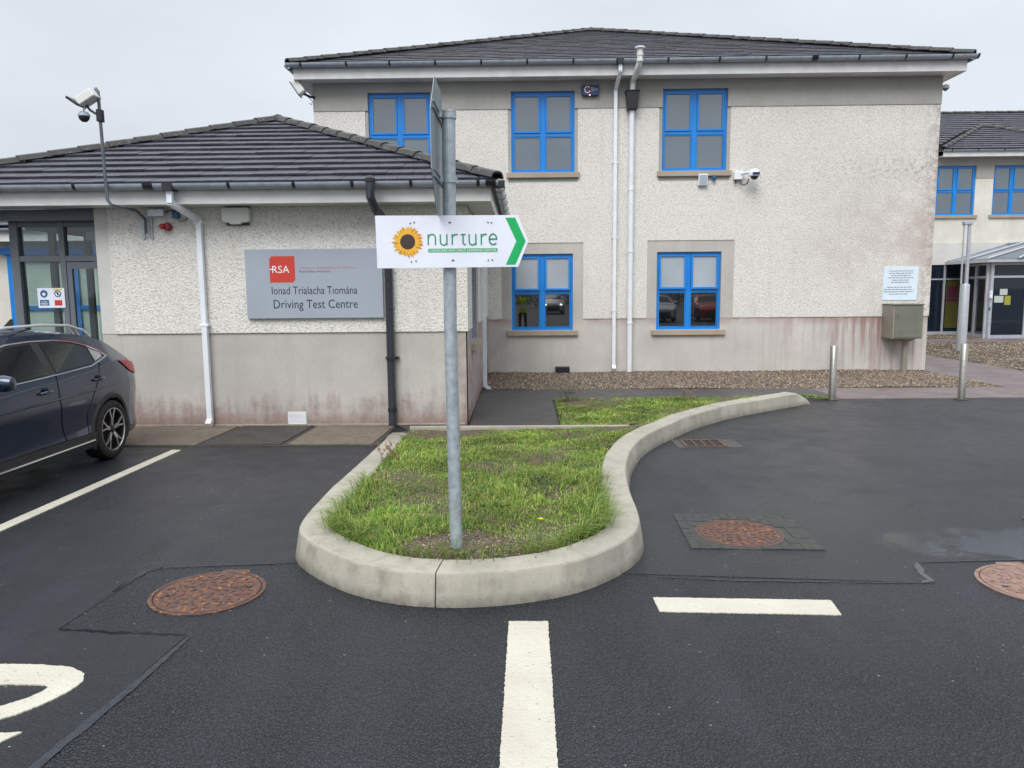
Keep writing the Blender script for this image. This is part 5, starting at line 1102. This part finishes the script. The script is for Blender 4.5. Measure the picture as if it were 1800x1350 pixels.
MB().box(7.49, 8.11, cy0-.03, cy1, 1.386, 1.405).build('lid', 'cabinet_olive', cb); MB().box(7.575, 7.60, cy0-.035, cy0-.0185, 1.13, 1.22).box(7.58, 7.595, cy0-.045, cy0-.0355, 1.17, 1.21).build('lock_handle', 'stainless', cb)
MB().tube([(7.90, cy0+.28, 0), (7.90, cy0+.28, .70)], .055, 14).build('leg', 'cabinet_side', cb, smooth=True)
MB().add([(7.75, cy0+.1, .699), (8.05, cy0+.1, .699), (8.05, cy1-.05, .699), (7.75, cy1-.05, .699), (7.85, cy0+.23, .62), (7.95, cy0+.23, .62), (7.95, cy0+.33, .62), (7.85, cy0+.33, .62)], [(0, 1, 2, 3), (4, 5, 6, 7), (0, 1, 5, 4), (1, 2, 6, 5), (2, 3, 7, 6), (3, 0, 4, 7)]).build('base_cone', 'cabinet_side', cb)

# ------------------------------------------------------------------ bollards and light column
def bollard(x, y, h, label):
    t = thing('bollard', label, 'bollard', (x, y, 0), 'steel bollards at the end of the tarmac')
    MB().lathe([(.055, 0), (.055, h-.006), (.05, h), (.001, h+.001)], (x, y, 0), n=28).build('tube', 'stainless', t, smooth=True)
    MB().lathe([(.1, 0), (.1, .006), (.056, .012)], (x, y, .006), n=24).build('base_collar', 'path_tarmac', t)
bollard(4.835, 11.90, .85, 'stainless steel bollard at the end of the long kerb'); bollard(6.80, 11.82, .87, 'stainless steel bollard in front of the gravel corner, farther right')
lc = thing('light_column', 'tall slim grey light column in the gravel before the entrance', 'lamp', (11.81, 20.7, 0))
MB().lathe([(.125, 0), (.115, 1.78), (.10, 1.81), (.001, 1.812)], (11.82, 20.7, 0), n=20).build('shaft', 'light_column', lc, smooth=True)
MB().tube([(11.71, 20.7, 1.8), (11.70, 20.7, 3.36)], .022, 8).build('rod', 'light_column', lc); MB().tube([(11.85, 20.7, 1.8), (11.84, 20.7, 3.36)], .045, 10).build('rod', 'light_column', lc); MB().box(11.67, 11.90, 20.63, 20.77, 3.361, 3.45).build('head', 'light_column', lc, bevel=.01)

# ================================================================== CAR
def interp(T, x):
    xs, ys = zip(*T); return float(np.interp(x, xs, ys))
def smooth_tab(T, n=400, k=15):
    xs = np.linspace(T[0][0], T[-1][0], n); ys = np.interp(xs, *zip(*T)); p = np.pad(ys, k, mode='edge'); ys2 = np.convolve(p, np.ones(2*k+1)/(2*k+1), 'valid'); return list(zip(xs, ys2))
LEN = 4.17
ZT = smooth_tab([(0, .80), (.05, .93), (.10, .985), (.2, 1.05), (.4, 1.165), (.62, 1.285), (.82, 1.355), (1.1, 1.40), (1.5, 1.425), (2.0, 1.425), (2.35, 1.395), (2.6, 1.325), (2.9, 1.17), (3.15, 1.03), (3.3, .965), (3.7, .915), (3.95, .86), (4.1, .76), (4.17, .66)], 400, 7)
WBT = smooth_tab([(0, .66), (.04, .735), (.12, .785), (.3, .825), (.6, .85), (1.0, .862), (3.3, .862), (3.7, .84), (3.95, .77), (4.1, .66), (4.17, .55)], 400, 7)
BELT = [(0, .93), (.7, 1.06), (1.1, 1.01), (1.7, .98), (2.3, .96), (3.0, .945), (4.17, .9)]
ZBOT = [(0, .34), (.25, .22), (.8, .19), (3.6, .19), (4.0, .22), (4.17, .30)]
PROF = [(.15, .95), (.30, .975), (.42, .965), (.55, .975), (.70, 1.0), (.82, .998), (.90, .985), (1.0, .965)]
def Wd(x, z):
    b = interp(BELT, x); w0 = interp(WBT, x)
    if z <= b: return w0*interp(PROF, z*1.0/b*1.0 if b else z)
    return w0*(.965-(z-b)*.60)
CR = .055
def edge_z(x): return interp(ZT, x)-CR
def roof_z(x, y):
    we = Wd(x, edge_z(x)); return edge_z(x)+CR*(1-min(1, abs(y)/we)**2.6)
WH = ((.79, .315), (3.36, .315)); WR = .315
def car(loc, rotz, paint, label, group=None, lit=False, name='parked_car'):
    """local frame: x from the rear bumper forward, y to the car's left, z up"""
    t = thing(name, label, 'car', (0, 0, 0), group)
    xs = np.concatenate([np.linspace(0, .15, 7)[:-1], np.linspace(.15, 4.02, 112), np.linspace(4.02, LEN, 8)[1:]]); nz_ = 26; nr = 7
    V, F_ = [], []
    for x in xs:
        zb, ze = interp(ZBOT, x), edge_z(x); row = []
        for k in range(nz_+1): z = zb+(ze-zb)*k/nz_; row.append((x, Wd(x, z), z))
        we = row[-1][1]
        for k in range(1, nr): y = we*(1-(k/nr)**1.3*1.0); row.append((x, y, roof_z(x, y)))
        row = [(x, row[0][1]*.8, zb-.0)]+row
        full = row+[(x, 0, interp(ZT, x))]+[(a, -b, c) for a, b, c in row[::-1]]; V.append(full)
    m = len(V[0]); vs = [p for r_ in V for p in r_]
    for i in range(len(xs)-1):
        for k in range(m-1):
            q = (i*m+k, i*m+k+1, (i+1)*m+k+1, (i+1)*m+k); c = sum((Vector(vs[j]) for j in q), Vector())/4
            if any(math.hypot(c.x-a, c.z-b) < .355 for a, b in WH) and abs(c.y) > .5: continue
            F_.append(q)
    F_ += [tuple(range(m)), tuple(range((len(xs)-1)*m, len(xs)*m))[::-1]]
    MB().add(vs, F_).build('body', paint, t, smooth=True)
    MB().box(.35, 3.9, -.55, .55, .17, .5).build('floor_pan', 'cladding', t)
    def patch(name, mat, top, bot, s, off=.006, nx_=30, nz=6, par=t, smooth=True):
        """skin patch between two side-view polylines (x, z), following the body side s=+1/-1"""
        tx, tz = zip(*sorted(top)); bx_, bz = zip(*sorted(bot)); x0, x1 = max(tx[0], bx_[0]), min(tx[-1], bx_[-1]); v = []
        for x in np.linspace(x0, x1, nx_+1):
            a, b = np.interp(x, bx_, bz), np.interp(x, tx, tz)
            for k in range(nz+1): z = a+(b-a)*k/nz; v.append((x, s*(Wd(x, z)+off), z))
        f = [(i*(nz+1)+k, (i+1)*(nz+1)+k, (i+1)*(nz+1)+k+1, i*(nz+1)+k+1) for i in range(nx_) for k in range(nz)]
        return MB().add(v, f).build(name, mat, par, smooth=smooth)
    def line(name, mat, pts, s, w_, off=.008, par=t, n=8):
        P = []
        for a, b in zip(pts, pts[1:]):
            for k in range(n): P.append((a[0]+(b[0]-a[0])*k/n, a[1]+(b[1]-a[1])*k/n))
        P.append(pts[-1]); return MB().tube([(x, s*(Wd(x, z)+off-w_*.6), z) for x, z in P], w_, 6).build(name, mat, par, smooth=True)
    btm = [(.76, 1.10), (.9, 1.065), (1.08, 1.025), (1.66, .995), (2.25, .975), (2.92, .965)]; topl = [(.76, 1.105), (.85, 1.165), (1.0, 1.225), (1.2, 1.275), (1.45, 1.305), (1.8, 1.315), (2.1, 1.305), (2.35, 1.27), (2.65, 1.13), (2.92, .97)]
    for s in (1, -1):
        patch('window_surround', 'cladding', topl, btm, s, .004, 40)
        cut = lambda P, a, b: [(a, float(np.interp(a, *zip(*P))))]+[p for p in P if a < p[0] < b]+[(b, float(np.interp(b, *zip(*P))))]
        ins = lambda P, d: [(x, z+d) for x, z in P]
        for a, b, nm in ((1.03, 1.66, 'rear_window'), (1.79, 2.72, 'front_window'), (.84, .99, 'quarter_window')):
            patch(nm, 'car_glass' if nm != 'quarter_window' else 'alloy', ins(cut(topl, a, b), -.022), ins(cut(btm, a, b), .02), s, .009, 18)
        line('window_trim', 'chrome', btm, s, .011, .012); line('window_trim', 'chrome', topl, s, .009, .012)
        for pts in ([(1.68, .985), (1.70, .8), (1.66, .5), (1.60, .33)], [(2.75, .975), (2.80, .7), (2.78, .4), (2.70, .33)], [(.93, 1.04), (1.0, .9), (1.14, .72), (1.24, .55), (1.22, .33)]): line('door_gap', 'bitumen', pts, s, .004, .004)
        line('body_crease', paint, [(.5, .80), (1.2, .775), (2.2, .76), (3.2, .75)], s, .012, .006)
        for hx, hz in ((1.02, .875), (1.90, .85)):
            MB().lathe([(.001, 0), (.05, .0), (.055, .003)], (hx+.0, s*(Wd(hx, hz)+.001), hz-.005), (0, s, 0), 16, False).build('handle_recess', 'bitumen', t)
            h = MB().tube([(hx-.085, s*(Wd(hx, hz)+.012), hz+.012), (hx-.05, s*(Wd(hx, hz)+.032), hz+.012), (hx+.05, s*(Wd(hx, hz)+.034), hz+.006), (hx+.09, s*(Wd(hx, hz)+.012), hz+.002)], [.012, .016, .016, .012], 8).build('door_handle', paint, t, smooth=True)
        patch('sill_cladding', 'cladding', [(1.1, .345), (3.0, .345)], [(1.1, .2), (3.0, .2)], s, .012, 20, 4)
        line('sill_strip', 'chrome', [(1.16, .27), (3.0, .262)], s, .013, .022)
        for wx, wz in WH:
            v, f = [], []; na = 40
            for k in range(na+1):
                a = R(-28+236*k/na)
                for rr, o in ((.315+.028, -.04), (.315+.03, .012), (.315+.062, .016), (.315+.085, .0)):
                    x, z = wx+rr*math.cos(a), max(.17, wz+rr*math.sin(a)); v.append((x, s*(Wd(x, z)+o), z))
            for k in range(na):
                for j in range(3): f.append((k*4+j, (k+1)*4+j, (k+1)*4+j+1, k*4+j+1))
            MB().add(v, f).build('arch_cladding', 'cladding', t, smooth=True)
            v, f = [], []
            for k in range(na+1):
                a = R(-10+200*k/na)
                for yy in (.84, .45): v.append((wx+.35*math.cos(a), s*min(yy, Wd(wx, .6)-.03), wz+.35*math.sin(a)))
            for k in range(na): f.append((2*k, 2*k+1, 2*k+3, 2*k+2))
            MB().add(v, f).build('wheel_well', 'tyre', t)
            MB().box(wx-.36, wx+.36, min(s*.45, s*.46), max(s*.45, s*.46), .18, .7).build('wheel_well', 'tyre', t)
            yo = s*.852; ax = (0, s, 0); o = (wx, s*.65, wz)
            wl = MB().lathe([(.21, .04), (.225, .05), (.232, .185), (.226, .2), (.215, .197), (.208, .15), (.2, .07), (.001, .065)], o, ax, 40).build('wheel', 'alloy_dark', t, smooth=True)
            MB().lathe([(.222, .03), (.28, .0), (.306, .012), (WR, .05), (WR, .15), (.306, .19), (.285, .203), (.245, .205), (.228, .196)], o, ax, 48, False).build('tyre', 'tyre', wl, smooth=True)
            MB().lathe([(.214, .193), (.222, .203), (.229, .203), (.231, .193)], o, ax, 40, False).build('rim', 'alloy', wl, smooth=True)
            sp2 = MB()
            for k in range(5):
                a = 2*math.pi*k/5+math.pi/2
                for d in (-.13, .13):
                    c0 = Vector((wx+.045*math.cos(a+d*1.2), s*.83, wz+.045*math.sin(a+d*1.2))); c1 = Vector((wx+.12*math.cos(a+d*.75), s*.838, wz+.12*math.sin(a+d*.75))); c2 = Vector((wx+.222*math.cos(a+d*1.75), s*.842, wz+.222*math.sin(a+d*1.75)))
                    for p, q, w2 in ((c0, c1, .011), (c1, c2, .0085)):
                        dd = (q-p).normalized(); sd_ = dd.cross(Vector((0, 1, 0))).normalized(); sp2.obox((p+q)/2, dd, sd_, (0, 1, 0), (q-p).length/2+.004, w2, .008)
            sp2.build('spokes', 'alloy', wl); MB().lathe([(.05, .17), (.052, .185), (.03, .192), (.001, .193)], o, ax, 20).build('hub_cap', 'alloy_dark', wl, smooth=True)
        # lamps, mirror, roof rail
        patch('tail_lamp', 'tail_lens', [(.012, .955), (.25, 1.0), (.52, 1.035)], [(.012, .84), (.15, .85), (.32, .90), (.52, 1.02)], s, .012, 16, 4)
        patch('head_lamp', 'head_lens', [(3.62, .82), (3.9, .80), (4.1, .72)], [(3.62, .77), (3.9, .69), (4.1, .63)], s, .01, 14, 4)
        if lit: MB().lathe([(.001, .02), (.06, .012), (.07, 0)], (4.12, s*.56, .66), (1, 0, 0), 16).build('lit_lamp', 'headlamp_lit', t)
        mr = MB().lathe([(.001, -.11), (.05, -.1), (.075, -.03), (.078, .04), (.06, .1), (.001, .11)], (2.66, s*.98, 1.03), (0, s, 0), 18); 
        mr.v = [(2.66+(p[0]-2.66)*.75, p[1], 1.03+(p[2]-1.03)*.9) for p in mr.v]; mr.build('mirror', paint, t, smooth=True); MB().obox((2.68, s*.87, .985), (1, 0, 0), (0, 1, 0), (0, 0, 1), .03, .05, .015).build('mirror_arm', 'cladding', t)
        rail = [(.80, 1.30), (.9, 1.375), (1.1, 1.43), (1.5, 1.452), (2.0, 1.448), (2.25, 1.425), (2.38, 1.385)]
        MB().tube([(x, s*(Wd(x, edge_z(x))-.03), z+.005) for x, z in rail], .0125, 8).build('roof_rail', 'rail_silver', t, smooth=True)
    def top_patch(name, mat, x0, x1, f0, f1, off=.006, nx_=14, ny=12):
        v = []
        for i in range(nx_+1):
            x = x0+(x1-x0)*i/nx_; fr_ = f0+(f1-f0)*i/nx_; we = Wd(x, edge_z(x))*fr_
            for j in range(ny+1): y = -we+2*we*j/ny; v.append((x, y, roof_z(x, y)+off))
        f = [(i*(ny+1)+j, (i+1)*(ny+1)+j, (i+1)*(ny+1)+j+1, i*(ny+1)+j+1) for i in range(nx_) for j in range(ny)]
        MB().add(v, f).build(name, mat, t, smooth=True)
    top_patch('rear_screen', 'car_glass', .22, .66, .86, .84); top_patch('windscreen', 'car_glass', 2.5, 3.14, .90, .90); top_patch('spoiler', 'cladding', .66, .74, .86, .86, .012, 4)
    MB().box(-.012, .03, -.6, .6, .26, .46).build('rear_valance', 'cladding', t, bevel=.01); MB().box(LEN-.02, LEN+.012, -.45, .45, .3, .55).build('grille', 'cladding', t, bevel=.01)
    MB().box(-.018, -.001, -.26, .26, .62, .73).build('number_plate', 'sign_white', t); MB().add([(1.0, -.012, 1.395), (1.0, .012, 1.395), (1.16, .012, 1.41), (1.16, -.012, 1.41), (.98, 0, 1.5), (1.03, 0, 1.5)], [(0, 1, 5, 4), (1, 2, 5), (2, 3, 5), (3, 0, 4, 5)]).build('roof_antenna', 'black_plastic', t)
    t.location = loc; t.rotation_euler = (0, 0, rotz); return t
# rear bumper towards the wall, nose towards the camera: local x -> -Y, local +y -> +X
car((-5.225, 8.75, 0), -math.pi/2, 'paint_navy', 'dark navy parked car with silver roof rails at the left edge')
car((7.3, -12, 0), math.pi/2, 'paint_white', 'white parked car behind the viewer, mirrored in the right ground window', 'cars seen only as reflections')
car((10.1, -12, 0), math.pi/2, 'paint_red', 'red parked car behind the viewer, mirrored in the right ground window', 'cars seen only as reflections')
car((2.2, -27, 0), math.pi/2, 'paint_silver', 'silver car with lit headlamps behind the viewer, mirrored in the left ground window', 'cars seen only as reflections', True)

# ================================================================== PERSON holding the phone (seen as a reflection in the left ground window)
def person():
    J = {'pel': (0, -.42, .98, .13, .10), 'sp1': (0, -.42, 1.15, .15, .105), 'sp2': (0, -.43, 1.34, .17, .12), 'chest': (0, -.43, 1.46, .16, .11), 'neck': (0, -.42, 1.57, .055, .055), 'hd0': (0, -.40, 1.64, .065, .075), 'hd1': (0, -.39, 1.74, .078, .095), 'hd2': (0, -.40, 1.81, .06, .075)}
    for s, q in ((1, 'r'), (-1, 'l')):
        J.update({q+'hip': (s*.10, -.42, .92, .095, .10), q+'kn': (s*.12, -.40, .52, .062, .065), q+'an': (s*.13, -.44, .10, .045, .05), q+'to': (s*.14, -.30, .04, .045, .035),
                  q+'sh': (s*.19, -.43, 1.46, .075, .075), q+'el': (s*.27, -.27, 1.28, .055, .055), q+'wr': (s*.13, -.10, 1.56, .036, .034), q+'pa': (s*.095, -.07, 1.64, .036, .026)})
        for k in range(4): J[q+'f%d' % k] = (s*(.085-.012*k), -.045+.004*k, 1.70-.008*k, .010, .010); J[q+'g%d' % k] = (s*(.06-.012*k), -.035, 1.725-.016*k, .008, .008)
        J[q+'th'] = (s*.07, -.095, 1.65, .011, .011); J[q+'ti'] = (s*.045, -.09, 1.665, .009, .009)
    E = [('pel', 'sp1'), ('sp1', 'sp2'), ('sp2', 'chest'), ('chest', 'neck'), ('neck', 'hd0'), ('hd0', 'hd1'), ('hd1', 'hd2')]
    for q in 'rl':
        E += [('pel', q+'hip'), (q+'hip', q+'kn'), (q+'kn', q+'an'), (q+'an', q+'to'), ('chest', q+'sh'), (q+'sh', q+'el'), (q+'el', q+'wr'), (q+'wr', q+'pa'), (q+'pa', q+'th'), (q+'th', q+'ti')]
        for k in range(4): E += [(q+'pa', q+'f%d' % k), (q+'f%d' % k, q+'g%d' % k)]
    J = {k: (v[0], v[1], v[2]*(.91 if not any(c in k for c in ('wr', 'pa', 'rf', 'lf', 'rg', 'lg', 'th', 'ti')) else .97), v[3], v[4]) for k, v in J.items()}
    names = list(J); me = bpy.data.meshes.new('skeleton'); me.from_pydata([J[n][:3] for n in names], [(names.index(a), names.index(b)) for a, b in E], [])
    o = bpy.data.objects.new('skeleton', me); COL.objects.link(o); md = o.modifiers.new('skin', 'SKIN'); o.modifiers.new('sub', 'SUBSURF').levels = 2
    o.modifiers['sub'].render_levels = 2
    for i, n in enumerate(names): me.skin_vertices[0].data[i].radius = J[n][3:5]; me.skin_vertices[0].data[i].use_root = n == 'pel'
    dg = bpy.context.evaluated_depsgraph_get(); bm_ = bpy.data.meshes.new_from_object(o.evaluated_get(dg)); bpy.data.objects.remove(o)
    bm_.name = 'person'; bm_.materials.clear()
    for k in ('trousers', 'hi_vis', 'skin', 'hair_grey', 'sign_white'): bm_.materials.append(MAT[k])
    for p in bm_.polygons:
        c = p.center; p.use_smooth = True
        if c.z > 1.615 or (c.z > 1.51 and c.y < -.43): k = 3
        elif c.z > 1.43 or (c.y > -.12 and c.z > 1.4): k = 2
        elif c.z > .78: k = 4 if (.98 < c.z < 1.02 or 1.11 < c.z < 1.15) and abs(c.x) < .24 and c.y < 0 else 1
        else: k = 0
        p.material_index = k
    po_ = bpy.data.objects.new('person', bm_); COL.objects.link(po_)
    tag(po_, 'person in a yellow high visibility jacket taking the picture, mirrored in the left ground window', 'person')
    for nm, x, y, z, r in (('eye', .032, -.312, 1.575, .011), ('eye', -.032, -.312, 1.575, .011)): attach(MB().lathe([(.001, -r), (r*.7, -r*.7), (r, 0), (r*.7, r*.7), (.001, r)], (x, y, z), n=10).build(nm, 'text_dark', None, smooth=True), po_)
    attach(MB().add([(0, -.285, 1.53), (.014, -.31, 1.525), (-.014, -.31, 1.525), (0, -.31, 1.575)], [(0, 1, 2), (0, 2, 3), (0, 3, 1), (1, 3, 2)]).build('nose', 'skin'), po_)
    attach(MB().box(-.022, .022, -.316, -.308, 1.50, 1.507).build('mouth', 'siren_red'), po_)
person()

# unseen hedge added behind the viewer to darken the window reflections
def hedge():
    n = 26000; x = rng.uniform(-45, 55, n); y = rng.normal(0, .5, n)-46; z = rng.uniform(0, 1, n)**.8*(2.2+.5*np.sin(x*.7)+.4*np.sin(x*1.9+1)); s = rng.uniform(.08, .2, n)
    a = rng.normal(0, 1, (n, 3)); b = rng.normal(0, 1, (n, 3)); a /= np.linalg.norm(a, axis=1)[:, None]; b /= np.linalg.norm(b, axis=1)[:, None]; c = np.stack([x, y, z], 1)
    V = np.stack([c+a*s[:, None], c+b*s[:, None]*.6, c-a*s[:, None]], 1).reshape(-1, 3)
    h = tag(rawmesh('hedge', V, np.arange(n*3).reshape(-1, 3), 'leaf_dark'), 'long unseen hedge added behind the viewer to darken the ground floor window reflections', 'hedge', kind='stuff')
hedge()
